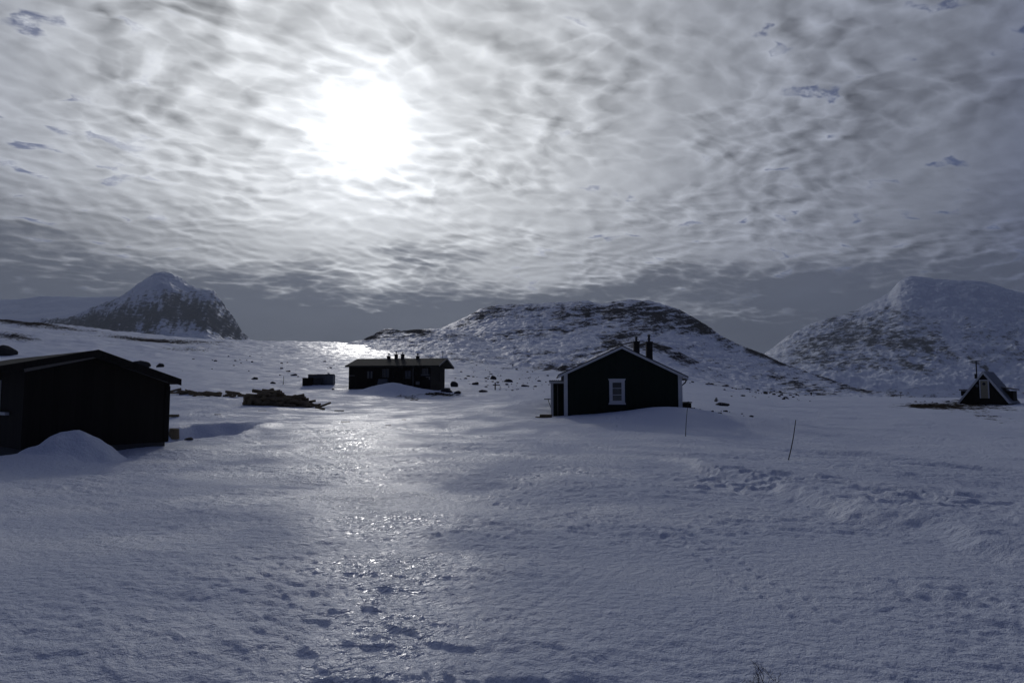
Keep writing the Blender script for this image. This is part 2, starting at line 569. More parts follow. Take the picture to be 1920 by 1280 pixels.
_lu = np.linspace(TCOL[0], TCOL[-1], NU)
_lv = np.linspace(0, math.log(TDEP[-1]), NV)
_T1 = np.array([np.interp(_lv, np.log(TDEP), TZ[i]) for i in range(len(TCOL))])
_T = np.array([np.interp(_lu, TCOL, _T1[:, k]) for k in range(NV)])      # NV x NU


def _blur(a, s, ax):
    k = np.exp(-.5 * (np.arange(-3 * s, 3 * s + 1) / s) ** 2); k /= k.sum()
    p = [(0, 0), (0, 0)]; p[ax] = (3 * s, 3 * s)
    a = np.pad(a, p, mode='edge')
    return np.apply_along_axis(lambda r: np.convolve(r, k, 'valid'), ax, a)
_T = _blur(_blur(_T, 5, 0), 8, 1)


def base_z(x, y):
    r = np.hypot(x, y)
    az = np.arctan2(x, y)
    aw = np.clip(az, -math.radians(43), math.radians(43))
    px = 960 + F * np.tan(aw)
    d = np.clip(r * np.cos(aw), 1, TDEP[-1] * .999)
    u = (px - TCOL[0]) / (TCOL[-1] - TCOL[0]) * (NU - 1)
    v = np.log(d) / _lv[-1] * (NV - 1)
    u = np.clip(u, 0, NU - 1.001); v = np.clip(v, 0, NV - 1.001)
    ui = u.astype(int); vi = v.astype(int); uf = u - ui; vf = v - vi
    z = (_T[vi, ui] * (1 - uf) + _T[vi, ui + 1] * uf) * (1 - vf) + (_T[vi + 1, ui] * (1 - uf) + _T[vi + 1, ui + 1] * uf) * vf
    # behind the camera: flatten towards a quiet plain
    back = sst(np.abs(az), math.radians(60), math.radians(120))
    return z * (1 - back) + back * 0.3


def gauss(x, y, cx, cy, sx, sy, rot=0.0, p=2.0):
    c, s = math.cos(rot), math.sin(rot)
    u = ((x - cx) * c + (y - cy) * s) / sx
    v = (-(x - cx) * s + (y - cy) * c) / sy
    return np.exp(-.5 * (u * u + v * v) ** (p / 2))


def features(x, y):
    z = np.zeros_like(x)
    # heap of drifted snow against the gable of the near shed, and its low shoulder
    def cone(cx, cy, r, h, e=1.25):
        t = np.hypot(x - cx, (y - cy) * .8) / r + .06 * perlin(x * 1.5, y * 1.5, 77)
        return h * np.clip(1 - t, 0, 1) ** e
    c = W(146, 835, 17.4)
    t_ = np.hypot((x - c.x) / 1.02, (y - c.y) / 1.3) + .20 * fbm(x * 1.2, y * 1.2, 2, 77)
    z += .22 * np.clip(1 - np.hypot((x - c.x + .75) / .7, (y - c.y) / .8), 0, 1) + .86 * (.3 * sst(t_, 1.25, .05) + .7 * np.clip(1 - t_, 0, 1))
    z -= 0.07 * gauss(x, y, c.x, c.y, .16, .3)
    c = W(60, 850, 16.2)
    z += 0.34 * gauss(x, y, c.x, c.y, .95, .8)
    # wind scoop beside the shed
    c = W(345, 815, 26.2)
    u = (x - c.x) / 2.35; v = (y - c.y) / 5.6
    t = np.sqrt(u * u + v * v) + 0.10 * perlin(x * .7, y * .7, 71)
    z -= 1.05 * sst(t, 1.03, 0.58)
    z += 0.10 * np.exp(-((t - 1.10) / .16) ** 2)
    # drift before the long cabin
    c = W(736, 724, 58.5)
    z += 0.70 * gauss(x, y, c.x, c.y, 1.25, 1.1, 0, 1.5) + 0.25 * gauss(x, y, c.x + .3, c.y, 2.6, 1.3)
    # drift before the cabin with white trim
    c = W(1245, 772, 32.0)
    z += 0.42 * gauss(x, y, c.x + .2, c.y, 1.7, 1.5, .1) + .40 * gauss(x, y, c.x + 3.4, c.y - .8, 2.6, 1.6, -.2)
    c = W(960, 785, 40.0)
    z += 0.45 * gauss(x, y, c.x + 1.5, c.y + 2, 2.4, 2.0)
    # rim of the scoop to the right of it
    c = W(1345, 783, 34.0)
    z += 0.30 * gauss(x, y, c.x, c.y, 1.3, .6, -.25) - 0.35 * gauss(x, y, c.x - 1.4, c.y + 1.2, .9, 1.2, -.3)
    # long crested drifts on the right, steep side towards the camera
    for (px, py, d, sx, sy, h, rot) in ((1580, 842, 20.5, 1.0, .34, .20, -.65), (1660, 862, 18.2, 1.1, .26, .13, -.75), (1760, 885, 16.2, 1.3, .22, .10, -.7), (1500, 905, 13.4, 1.1, .30, .09, -.6),
                                        (1560, 935, 12.2, .9, .18, .08, -.6), (1640, 955, 11.4, .7, .15, .07, -.5), (1320, 862, 18, 1.6, .3, .06, -.3), (1130, 1262, 4.1, .5, .12, .05, -.2), (930, 930, 13, 2.5, .5, .05, -.5)):
        c = W(px, py, d)
        n_ = .10 * perlin(x / 1.1, y / 1.1, 17)
        z += h * (gauss(x, y + n_, c.x, c.y, sx, sy, rot) - .6 * gauss(x, y + n_, c.x - sy * .5, c.y - sy * 1.4, sx, sy, rot))
    # a low wind-cut bank: the snow above it stands higher and smooth
    A = ground_hit0(1290, 868); B = ground_hit0(1790, 1015)
    vx, vy = B[0] - A[0], B[1] - A[1]; L = math.hypot(vx, vy)
    t = ((x - A[0]) * vx + (y - A[1]) * vy) / L / L
    dist = ((x - A[0]) * (-vy) + (y - A[1]) * vx) / L + .45 * fbm(x / 1.3, y / 1.3, 3, 143)
    z += .17 * sst(dist, -.30, .25) * sst(dist, 7, 1.5) * sst(t, -.35, .1) * sst(t, 1.45, .9)
    # broken wind-carved crust
    m_ = 0
    for (px, py, d, sx, sy) in ((1360, 895, 14.2, .7, .8), (1420, 925, 12.6, .8, .7), (1480, 915, 13.0, .6, .5), (1700, 985, 10.6, .8, .6), (1780, 1000, 10.2, .7, .5)):
        c = W(px, py, d)
        m_ = m_ + gauss(x, y, c.x, c.y, sx, sy)
    m_ = np.clip(m_, 0, 1)
    q_ = fbm(x / .55 + y / .9, y / .60 - x / 2.0, 3, 133)
    z += m_ * (.065 * sst(q_, -.08, .14) - .02)
    # ground swells at the lower edge
    c = W(1130, 1262, 4.1)
    z -= 0.05 * gauss(x, y, c.x, c.y, .5, .14, -.15)
    c = W(300, 1180, 4.8)
    z += 0.04 * gauss(x, y, c.x, c.y, 1.0, .4, .1)
    return z


def tracks(x, y):
    z = np.zeros_like(x)
    for (a, b, wd, dp) in (((1075, 1062, 0), (850, 1195, 0), .035, .016), ((1105, 1072, 0), (885, 1205, 0), .035, .016),
                           ((800, 860, 0), (560, 870, 0), .05, .015), ((930, 885, 0), (1200, 1010, 0), .05, .015), ((430, 812, 0), (720, 905, 0), .09, .03),
                           ((560, 800, 0), (750, 905, 0), .08, .03), ((1300, 852, 0), (1880, 945, 0), .09, .04), ((1310, 862, 0), (1880, 960, 0), .07, .03),
                           ((960, 1010, 0), (1030, 1100, 0), .05, .014)):
        A = ground_hit0(a[0], a[1]); Bp = ground_hit0(b[0], b[1])
        vx, vy = Bp[0] - A[0], Bp[1] - A[1]
        L = math.hypot(vx, vy)
        t = ((x - A[0]) * vx + (y - A[1]) * vy) / L / L
        dist = ((x - A[0]) * vy - (y - A[1]) * vx) / L + .05 * np.sin(t * 5 + a[0])
        en = sst(t, -.02, .05) * sst(t, 1.02, .9)
        z -= dp * .28 * en * np.exp(-(dist / wd) ** 2) - dp * .12 * en * np.exp(-((np.abs(dist) - wd * 1.9) / wd) ** 2)
    return z


def footprints(x, y, z):
    r0 = np.random.RandomState(12)
    for (a, b, n, sc) in (((1455, 788), (1625, 783), 34, .13), ((1690, 820), (1790, 828), 14, .12), ((1150, 788), (1170, 800), 5, .14), ((345, 775), (395, 783), 8, .16),
                          ((1060, 880), (1290, 930), 26, .08), ((1250, 990), (1560, 1180), 30, .055), ((1000, 900), (940, 960), 10, .08)):
        A = ground_hit0(*a); B = ground_hit0(*b)
        L = math.hypot(B[0] - A[0], B[1] - A[1])
        ux, uy = (B[0] - A[0]) / L, (B[1] - A[1]) / L
        for i in range(n):
            t = (i + r0.uniform(-.25, .25)) / n * L
            sd = (.16 if i % 2 else -.16) * (1 + r0.uniform(-.3, .3))
            cx, cy = A[0] + ux * t - uy * sd, A[1] + uy * t + ux * sd
            m_ = (np.abs(x - cx) < .7) & (np.abs(y - cy) < .7)
            if m_.any():
                dx_, dy_ = x[m_] - cx, y[m_] - cy
                p_ = dx_ * ux + dy_ * uy; q_ = -dx_ * uy + dy_ * ux
                e = (p_ / (sc * 1.25)) ** 2 + (q_ / (sc * .75)) ** 2
                z[m_] += -sc * .30 * np.exp(-e ** 2) + sc * .07 * np.exp(-(np.sqrt(e) - 1.35) ** 2 / .1)
    return z


def ground_hit0(px, py):
    x, y, z = ray(px, py)
    t = EYE / max(-z, 1e-4)
    ds = np.geomspace(2, 600, 900)
    X = x / y * ds; Zr = EYE + z / y * ds
    G = base_z(X, ds)
    k = np.argmax(G > Zr)
    return X[k], ds[k]


def ground_z(x, y, small=True, feat=True):
    x = np.asarray(x, float); y = np.asarray(y, float)
    z = base_z(x, y)
    r = np.hypot(x, y)
    if feat:
        z = z + features(x, y)
    # wind direction frame
    c, s = math.cos(-.58), math.sin(-.58)
    u = x * c + y * s; v = -x * s + y * c
    far = sst(r, 60, 260)
    z = z + (0.20 * fbm(u / 6.5, v / 4.0, 3, 3) + .20 * perlin(u / 15, v / 9, 5)) * sst(r, 3, 14) * (1 + 1.5 * far)
    z = z + sst(r, 90, 500) * (3.2 * fbm(x / 70, y / 45, 4, 9) * sst(r, 1500, 500) + .9 * fbm(x / 14, y / 8, 3, 29))
    if small:
        rough = np.clip(.65 + 1.1 * fbm(u / 3.2, v / 2.4, 2, 41), .12, 1.5)
        # smoother lee snow by the buildings and on the left
        calm = 1 - .75 * gauss(x, y, 6.5, 31, 5.0, 4.0) - .6 * gauss(x, y, -13, 16, 3.5, 3) - .55 * gauss(x, y, -5.5, 7, 2.6, 4)
        rough = rough * np.clip(calm, .1, 1)
        wq = .12 * perlin(u / .5, v / .4, 55)
        s1 = fbm((u + wq) / .58, (v + wq) / .25, 3, 51)
        s1 = sst(s1, -.02, .16) + .35 * s1
        s2 = fbm(u / .22, v / .15, 2, 61)
        s3 = fbm(u / 2.4, v / .65, 2, 81)
        dent = sst(perlin(u / .40 + 9, v / .32, 91), .25, .55)
        s4 = perlin(u / .085, v / .07, 67) * sst(r, 14, 7)
        z = z + rough * (0.020 * s1 * sst(r, 130, 40) + 0.022 * s2 * sst(r, 34, 14) + 0.009 * s4 + 0.036 * s3 * sst(r, 200, 60) - 0.006 * dent * sst(r, 60, 25))
        z = footprints(x, y, z + tracks(x, y))
    return z


print('ground...')
azd = np.radians(np.concatenate([np.arange(-178, -42, 3.0), np.linspace(-42, 42, 960), np.arange(43, 180, 3.0)]))
rr = np.concatenate([np.geomspace(.4, 3.0, 24, endpoint=False), np.geomspace(3.0, 160, 860, endpoint=False), np.geomspace(160, 1500, 260, endpoint=False), np.geomspace(1500, 7000, 14)])
R_, A_ = np.meshgrid(rr, azd, indexing='ij')
GX, GY = R_ * np.sin(A_), R_ * np.cos(A_)
GZ = ground_z(GX, GY)
PX, PY = project(GX, GY, GZ)
PX[np.abs(A_) > math.radians(44)] = -999
# bare ground and rock showing through the snow
rock = np.zeros_like(GZ)
def region(px, py, sx, sy, amp=1.0, rot=0.0, dmin=0, dmax=1e9):
    c, s = math.cos(rot), math.sin(rot)
    u = ((PX - px) * c + (PY - py) * s) / sx; v = (-(PX - px) * s + (PY - py) * c) / sy
    return amp * np.exp(-.5 * (u * u + v * v)) * (R_ > dmin) * (R_ < dmax)
patchy = fbm(GX / 2.2, GY / 2.0, 4, 101)
rock += region(1735, 761, 50, 4.5, .85, .02, 30, 120)
rock += region(1860, 762, 60, 6, .55, .10, 30, 120)
rock += region(1850, 780, 60, 8, .50, .18, 30, 120)
rock += region(1850, 752, 50, 4, .60, 0, 30, 120)
rock += region(765, 745, 30, 5, .62, .2, 30, 90)
rock += region(830, 739, 34, 4, .85, .05, 30, 90)
rock += region(950, 728, 60, 5, .30, .0, 40, 200)
rock += region(1390, 722, 60, 13, .42, .12, 60, 400)
rock += region(1500, 738, 50, 4, .40, .12, 60, 400)
rock += region(1330, 700, 30, 5, .75, .2, 60, 400)
rock += region(30, 602, 60, 6, .62, .1, 60, 900)
rock += region(20, 630, 45, 6, .80, .1, 60, 900)
rock += region(130, 616, 90, 4, .46, .12, 60, 900)
rock += region(260, 636, 110, 3, .46, .08, 60, 900)
rock += region(380, 641, 90, 3, .46, .02, 60, 1200)
rock += region(350, 655, 60, 4, .52, .02, 60, 900)
rock += region(290, 795, 30, 20, .25)
rock += patchy * .25 * sst(R_, 45, 110)
rock += .42 * fbm(GX / 14, GY / 22, 5, 111) * sst(R_, 90, 300) - .04 + .08 * sst(R_, 90, 300)
rock -= 1.2 * sst(R_, 45, 30)
rock = rock * sst(R_, 7000, 4000)
# ice: where the snow is trodden and glazed
ice = .10 + .9 * fbm(GX / 2.4, GY / 1.8, 5, 121)
px0 = np.interp(PY, [640, 760, 860, 950, 1150, 1280], [680, 690, 640, 690, 740, 680])
wpx = np.interp(PY, [640, 760, 860, 1000, 1280], [260, 200, 130, 140, 200])
ice += .80 * np.exp(-((PX - px0) / wpx) ** 2) * (1 - .8 * sst(R_, 18, 50))
ice -= .25 * sst(R_, 22, 60)
ice += .42 * np.exp(-((PX - 680) / 85) ** 2) * sst(R_, 140, 300)
ice = ice * (.74 + .26 * sst(R_, 4.5, 9))
ice = np.clip(ice, 0, 1.2)
ground = grid_mesh('snow_ground', GX, GY, GZ, MAT['snow'], {'rock': rock, 'ice': ice}, wrap=True)
prop(ground, kind='structure')
del GX, GY, PX, PY

_ds = np.geomspace(3.5, 1300, 2600)


def hit(px, py, off=0.0):
    x, y, z = ray(px, py)
    X = x / y * _ds; Zr = EYE + z / y * _ds
    G = ground_z(X, _ds, small=False)
    k = int(np.argmax(G > Zr))
    if G[k] <= Zr[k]:
        k = int(np.argmin(np.abs(G - Zr)))
    d = float(_ds[k])
    return Vector((x / y * d, d, float(G[k]) + off)), d


def gz(x, y):
    return float(ground_z(np.array([x]), np.array([y]), small=False)[0])


# ================================================================ hills and mountains
def terrain(name, ridge, foot, Dr, Df, mat, nx=900, ny=320, amp=.03, ns=60.0, seed=0, prof=1.0, rockfn=None, back=.5, rid=.35, rough_ridge=1.0, spurs=()):
    """a real heightfield: the skyline stands at distance Dr, the foot at Df; the back slope falls away behind"""
    rx, ry = zip(*ridge); fx, fy = zip(*foot)
    px = np.linspace(rx[0], rx[-1], nx)
    tanr = (px - 960) / F
    t = np.concatenate([np.linspace(0, 1, ny), np.linspace(1, 1 + back, ny // 5)[1:]])
    T, TX = np.meshgrid(t, tanr, indexing='ij')
    PXm = 960 + F * TX
    dr = Dr(PXm) if callable(Dr) else Dr
    df = Df(PXm) if callable(Df) else Df
    d = df + (dr - df) * T
    pr = np.interp(PXm, rx, ry); pf = np.interp(PXm, fx, fy)
    pr = _blur(pr, 2, 1)
    prs = _blur(pr[:1], nx // 14, 1)
    kk = sst(T, .25, 1.0) ** 1.5
    pr0 = pr
    pr = prs * (1 - kk) + pr * kk
    Tc = np.minimum(T, 1)
    pp = pf + (pr - pf) * Tc ** prof
    up = (640 - pp) / F
    z = EYE + d * (SP + CP * up) / (CP - SP * up)
    drop = np.maximum(T - 1, 0)
    zr = z[ny - 1][None, :]
    z = np.where(T > 1, zr - (zr + 20) * (drop / back) ** 1.3, z)
    x = TX * d; y = d
    H = (dr - 0) * 1.0
    env = (1 - .72 * np.exp(-((T - 1) / .05) ** 2)) * sst(T, 0, .10)
    n1 = fbm(x / (ns * 2.2), y / (ns * 3.0) + z / ns, 5, seed, .52, ridged=True)
    n2 = fbm(x / (ns * .5), y / ns + z / (ns * .5), 4, seed + 7, .55)
    z = z + env * amp * H * (rid * n1 + .45 * n2) * .5
    for (sx_, sw_, sh_) in spurs:
        z = z + sh_ * np.exp(-np.abs((PXm + 14 * n2 - sx_) / sw_) ** 1.3) * np.sin(np.clip(T * 1.12, 0, 1) * np.pi) ** 1.3
    z = z + rough_ridge * .0009 * H * fbm(px[None, :] / 9 + 0 * T, T * 30, 4, seed + 3) * sst(T, .6, .9)
    ppx, ppy = project(x, y, z)
    hp = (ppy - pr) / np.maximum(pf - pr, 1)
    gzx = np.gradient(z, axis=0) / np.maximum(np.gradient(d, axis=0), 1e-3)
    cx = np.gradient(z, axis=1) / np.maximum(np.abs(np.gradient(x, axis=1)), 1e-3)
    rk = rockfn(ppx, ppy, x, y, z, hp, gzx, cx, n1, n2)
    o = grid_mesh(name, x, y, z, mat, {'rock': rk})
    prop(o, kind='structure')
    return o


def blobs(px, py, lst):
    s = 0
    for (cx, cy, sx, sy, a, rot) in lst:
        c, k = math.cos(rot), math.sin(rot)
        u = ((px - cx) * c + (py - cy) * k) / sx; v = (-(px - cx) * k + (py - cy) * c) / sy
        s = s + a * np.exp(-.5 * (u * u + v * v))
    return s


print('hills...')
# --- broad hill in the middle
def rk_mid(px, py, x, y, z, hp, g, cx, n1, n2):
    big = fbm(px / 120, py / 26 + px / 260, 3, 201)
    med = fbm(px / 26 , py / 7 + px / 60, 4, 211)
    b = blobs(px, py, [(1100, 590, 130, 14, .30, 0), (1160, 640, 60, 16, .28, -.3), (905, 590, 40, 9, .34, -.35), (1240, 590, 60, 16, .34, .35),
                       (1330, 622, 40, 8, .36, .55), (1420, 660, 50, 5, .42, .42), (1540, 705, 60, 4, .42, .35), (1630, 733, 50, 3, .42, .12), (1470, 712, 70, 7, .3, .3),
                       (1010, 625, 60, 9, .25, -.1), (1020, 660, 60, 7, .15, 0), (1100, 690, 80, 6, .12, 0), (1180, 695, 60, 10, .15, 0),
                       (880, 670, 120, 10, -.15, 0), (1060, 646, 40, 8, -.45, -.1), (960, 605, 45, 8, -.4, -.15), (1400, 690, 60, 9, -.15, .4), (1120, 600, 15, 8, -.2, 0)])
    return .08 + .36 * big + .42 * med + .42 * (fbm(px / 44, (py + .10 * px) / 5.5, 4, 217, .55, True)) + b
terrain('hill',
        [(640, 690), (700, 672), (760, 650), (800, 628), (830, 614), (845, 607), (870, 596), (900, 579), (930, 572), (980, 570), (1050, 567), (1100, 563), (1128, 571), (1150, 566), (1180, 562), (1220, 564),
         (1250, 572), (1275, 580), (1300, 594), (1330, 612), (1350, 628), (1385, 646), (1430, 663), (1470, 682), (1530, 703), (1570, 716), (1610, 730), (1660, 738), (1720, 748), (1760, 756)],
        [(640, 705), (900, 705), (1100, 712), (1280, 722), (1450, 745), (1600, 752), (1760, 760)],
        lambda p: 900 - 150 * sst(p, 1200, 1700), lambda p: 330 + 0 * p, MAT['hill'], 1100, 420, .012, 22, 1, .95, rk_mid, .45, .5)
# --- low outlier on its left
def rk_low(px, py, x, y, z, hp, g, cx, n1, n2):
    return .28 + .44 * fbm(px / 40, py / 7, 4, 231) + .25 * fbm(px / 120, py / 20, 2, 233) + blobs(px, py, [(705, 628, 20, 5, .4, -.4), (770, 622, 30, 4, .25, 0), (820, 628, 40, 6, .15, 0), (790, 648, 30, 3, .3, 0)])
terrain('hill', [(610, 662), (660, 641), (680, 637), (700, 627), (718, 618), (735, 616), (750, 621), (775, 618), (800, 617), (830, 616), (870, 622), (920, 640), (960, 665)],
        [(610, 668), (700, 672), (800, 682), (960, 690)], 640, 330, MAT['hill'], 400, 160, .012, 16, 5, 1.0, rk_low, .5, .5)
# --- knoll behind the cabin with white trim
def rk_kn(px, py, x, y, z, hp, g, cx, n1, n2):
    return .28 + .48 * fbm(px / 36, py / 8 + px / 70, 4, 241) + blobs(px, py, [(1200, 647, 50, 5, .35, 0), (1270, 665, 40, 9, .34, .4), (1120, 660, 30, 6, .25, 0), (1180, 690, 60, 12, -.15, 0)])
terrain('hill', [(1040, 712), (1080, 690), (1120, 664), (1160, 648), (1200, 642), (1225, 642), (1260, 652), (1290, 668), (1320, 684), (1350, 700), (1390, 722)],
        [(1040, 716), (1200, 720), (1390, 728)], 380, 250, MAT['hill'], 420, 160, .010, 9, 15, 1.0, rk_kn, .45, .5)

# --- steep peak on the left
def rk_left(px, py, x, y, z, hp, g, cx, n1, n2):
    a = blobs(px, py, [(230, 592, 70, 24, .40, -.15), (160, 602, 60, 9, .50, 0), (300, 597, 60, 28, .38, 0), (400, 600, 40, 28, .44, .35), (440, 625, 20, 14, .4, .6), (210, 625, 70, 10, .3, 0), (340, 565, 50, 12, .28, .5),
                       (345, 628, 34, 9, -.45, .15), (262, 616, 8, 22, -.25, .2), (305, 600, 6, 26, -.22, -.3), (300, 525, 60, 16, -.38, 0), (405, 634, 30, 5, -.35, .2), (250, 560, 70, 10, -.15, -.5)])
    st = fbm((px + .35 * (py - 600)) / 9, py / 24, 4, 301) + .4 * fbm(px / 20, py / 9, 4, 305)
    return .20 + .55 * st + .16 * fbm(px / 40, py / 20, 3, 303) + a
terrain('mountain', [(20, 640), (60, 606), (110, 602), (140, 594), (170, 580), (200, 568), (228, 551), (250, 536), (262, 529), (272, 522), (282, 514), (298, 511), (312, 513), (330, 523), (352, 536), (375, 545), (398, 548), (406, 560), (425, 585), (440, 604), (455, 628), (466, 642), (480, 660)],
        [(20, 650), (150, 652), (300, 662), (480, 668)], 3400, 2500, MAT['mount'], 700, 340, .030, 190, 21, 1.0, rk_left, .4, .7, 1.4, [(300, 40, 60), (215, 30, 50), (385, 26, 50)])
# --- long snow ridge far behind it
def rk_far(px, py, x, y, z, hp, g, cx, n1, n2):
    return -.1 + .25 * fbm(px / 60, py / 10, 3, 311) + blobs(px, py, [(20, 585, 30, 4, .4, 0)])
terrain('mountain', [(-260, 575), (-120, 568), (0, 562), (30, 561), (70, 555), (120, 556), (170, 557), (215, 556), (260, 566), (340, 600)],
        [(-260, 640), (340, 650)], 5200, 4000, MAT['farsnow'], 300, 120, .010, 300, 31, 1.2, rk_far, .3, .4, .3)
# --- big mountain on the right
def rk_right(px, py, x, y, z, hp, g, cx, n1, n2):
    b = blobs(px, py, [(1520, 640, 50, 22, .24, -.4), (1600, 625, 60, 16, .22, -.3), (1650, 640, 70, 25, .22, 0), (1760, 655, 90, 16, .30, .25), (1560, 675, 40, 8, .25, 0), (1640, 688, 50, 8, .22, .15), (1720, 690, 45, 6, .38, .3),
                       (1700, 590, 50, 12, .16, .3), (1850, 625, 80, 30, .12, .4), (1562, 597, 8, 3, .3, -.6), (1775, 540, 110, 26, -.75, .12), (1640, 575, 26, 6, -.3, -.5), (1690, 715, 120, 10, -.35, 0), (1660, 663, 60, 5, -.2, 0),
                       (1790, 640, 8, 50, -.35, -.55), (1858, 700, 60, 22, -.18, .3), (1818, 672, 14, 3, .5, .75), (1848, 690, 12, 4, .5, .6)])
    med = fbm(px / 24 - py / 60, py / 9 + px / 60, 4, 321)
    return .06 + .42 * med + .30 * fbm((px - py) / 34, (py + .25 * px) / 6, 4, 327, .5, True) + .22 * fbm(px / 110, py / 40, 3, 323) + b
terrain('mountain', [(1380, 712), (1410, 688), (1436, 664), (1460, 645), (1480, 630), (1500, 619), (1530, 606), (1552, 598), (1572, 593), (1592, 588), (1612, 580), (1640, 566), (1660, 557), (1672, 551), (1682, 541), (1694, 528), (1706, 521), (1716, 519), (1730, 520), (1760, 524),
                     (1800, 526), (1835, 527), (1870, 534), (1900, 543), (1920, 549), (1990, 566), (2100, 585), (2250, 640)],
        [(1380, 745), (1600, 748), (1800, 752), (2250, 752)], 3600, 1900, MAT['mount'], 1000, 420, .027, 150, 41, .85, rk_right, .4, .5, 1.0)

# haze: real air between here and the mountains
m, b = material('haze')
pv = b.n('ShaderNodeVolumePrincipled')
pv.inputs['Color'].default_value = (0.72, 0.82, 1.0, 1)
pv.inputs['Density'].default_value = 0.00008
pv.inputs['Anisotropy'].default_value = 0.3
mo = b.n('ShaderNodeOutputMaterial')
b.put(mo.inputs['Volume'], pv.outputs[0])
mb = MB(); mb.box(-8500, 8500, -7200, 8500, -60, 1200)
hz = mb.obj('haze', m)
prop(hz, kind='stuff')
hz.display_type = 'WIRE'

# ================================================================ buildings
print('buildings...')


def wall_shell(poly, y0, y1):
    return MB().prism(poly, y0, y1)


def window(parent, x0, x1, z0, z1, y, mat_trim, panes=(1, 3), trim=.09, flare=0.0, glass='glass', name='window', axis='y'):
    """window in the plane local y = y (facing -y); the frame is the part, its pane and glazing bars sub-parts"""
    mb = MB()
    t = trim
    if flare:
        mb.prism([(x0 - t - flare, z1 + t), (x0 - t, z1 + t * .3), (x1 + t, z1 + t * .3), (x1 + t + flare, z1 + t), (x1 + t + flare, z1 + t + .03), (x0 - t - flare, z1 + t + .03)], y - .05, y)
        mb.prism([(x0 - t - flare, z0 - t - .03), (x1 + t + flare, z0 - t - .03), (x1 + t + flare, z0 - t), (x1 + t, z0 - t * .3 + .02), (x0 - t, z0 - t * .3 + .02), (x0 - t - flare, z0 - t)], y - .05, y)
        zb, zt = z0 - t * .3 + .02, z1 + t * .3
    else:
        mb.box(x0 - t, x1 + t, y - .04, y, z1, z1 + t); mb.box(x0 - t, x1 + t, y - .04, y, z0 - t, z0)
        zb, zt = z0, z1
    mb.box(x0 - t, x0 - .002, y - .04, y, zb, zt); mb.box(x1 + .002, x1 + t, y - .04, y, zb, zt)
    if flare:
        mb.box(x0 - .002, x1 + .002, y - .035, y, z1, zt); mb.box(x0 - .002, x1 + .002, y - .035, y, zb, z0)
    f = mb.obj(name, mat_trim, parent)
    # sash
    sb = MB(); w_ = .045
    sb.box(x0, x0 + w_, y - .025, y - .003, z0, z1); sb.box(x1 - w_, x1, y - .025, y - .003, z0, z1)
    sb.box(x0 + w_, x1 - w_, y - .025, y - .003, z0, z0 + w_); sb.box(x0 + w_, x1 - w_, y - .025, y - .003, z1 - w_, z1)
    for k in range(1, panes[1]):
        zz = z0 + (z1 - z0) * k / panes[1]
        sb.box(x0 + w_, x1 - w_, y - .023, y - .003, zz - .014, zz + .014)
    for k in range(1, panes[0]):
        xx = x0 + (x1 - x0) * k / panes[0]
        sb.box(xx - .014, xx + .014, y - .021, y - .003, z0 + w_, z1 - w_)
    sb.obj('sash', mat_trim, f)
    MB().box(x0 + w_ * .6, x1 - w_ * .6, y - .012, y - .006, z0 + w_ * .6, z1 - w_ * .6).obj('pane', MAT[glass], f)
    return f


def side_window(parent, y0, y1, z0, z1, x, mat_trim, sgn=1, pane='glass', pname='pane'):
    mb = MB(); t = .08
    xa, xb = (x, x + .04) if sgn > 0 else (x - .04, x)
    mb.box(xa, xb, y0 - t, y1 + t, z1, z1 + t); mb.box(xa, xb, y0 - t, y1 + t, z0 - t, z0)
    mb.box(xa, xb, y0 - t, y0, z0, z1); mb.box(xa, xb, y1, y1 + t, z0, z1)
    f = mb.obj('window', mat_trim, parent)
    MB().box(*((x + .004, x + .012) if sgn > 0 else (x - .012, x - .004)), y0, y1, z0, z1).obj(pname, MAT[pane], f)
    return f


# ---------------- near shed on the left (local x along the gable, local y = ridge direction)
AZ1 = math.radians(-50)
pc = W(313, 838, 21.0)
S0 = Vector((pc.x, pc.y, gz(pc.x, pc.y)))
ex = Vector((math.cos(AZ1), -math.sin(AZ1), 0)); ey = Vector((math.sin(AZ1), math.cos(AZ1), 0))


def on_plane(px, py, yoff, O, ex, ey):
    """local (x, z) where the view line meets the upright plane local y = yoff"""
    rx, ry, rz_ = ray(px, py)
    dr = Vector((rx, ry, rz_))
    o = Vector((0, 0, EYE))
    q = O + ey * yoff
    t = (q - o).dot(ey) / dr.dot(ey)
    h = o + dr * t - O
    return h.dot(ex), h.z


def L1(px, py, yo=0.0):
    return on_plane(px, py, yo, S0, ex, ey)
shed = empty('wooden_shed', S0, AZ1, label='low black timber shed close by on the left with a snow heap against its gable', cat='shed')
xl, _ = L1(43, 760)
xr, _ = L1(317, 760)
xa, za = L1(182, 664)
_, zr1 = L1(317, 716)
_, zl1 = L1(43, 690)
zb = -1.0
SL = 7.5
MB().prism([(xl, .14), (xr, .14), (xr, zr1), (xa, za), (xl, zl1)], 0, SL).obj('wall', MAT['tar'], shed)
# raised footing stones
mb = MB(); mb.box(xl + .08, xr - .06, .06, SL - .06, -.9, .14); mb.obj('footing', MAT['stone'], shed)
# roof: two slabs overhanging the gable
yo = -.42
xR, zR = L1(339, 711, yo); xA, zA = L1(184, 656, yo); xL, zL = L1(-16, 689, yo)
th = .15
roof = MB().prism([(xA, zA), (xR, zR), (xR - .02, zR - th), (xA, zA - th - .03), (xL, zL - th), (xL, zL)], yo, SL + .4).obj('roof', MAT['roof_felt'], shed)
MB().prism([(xA, zA + .012), (xR + .012, zR + .006), (xR + .012, zR - th - .03), (xR - .3, zR - th + .05), (xA, zA - th - .02), (xL, zL - th - .02), (xL, zL + .012)], yo - .03, yo).obj('barge_board', MAT['tar'], roof)
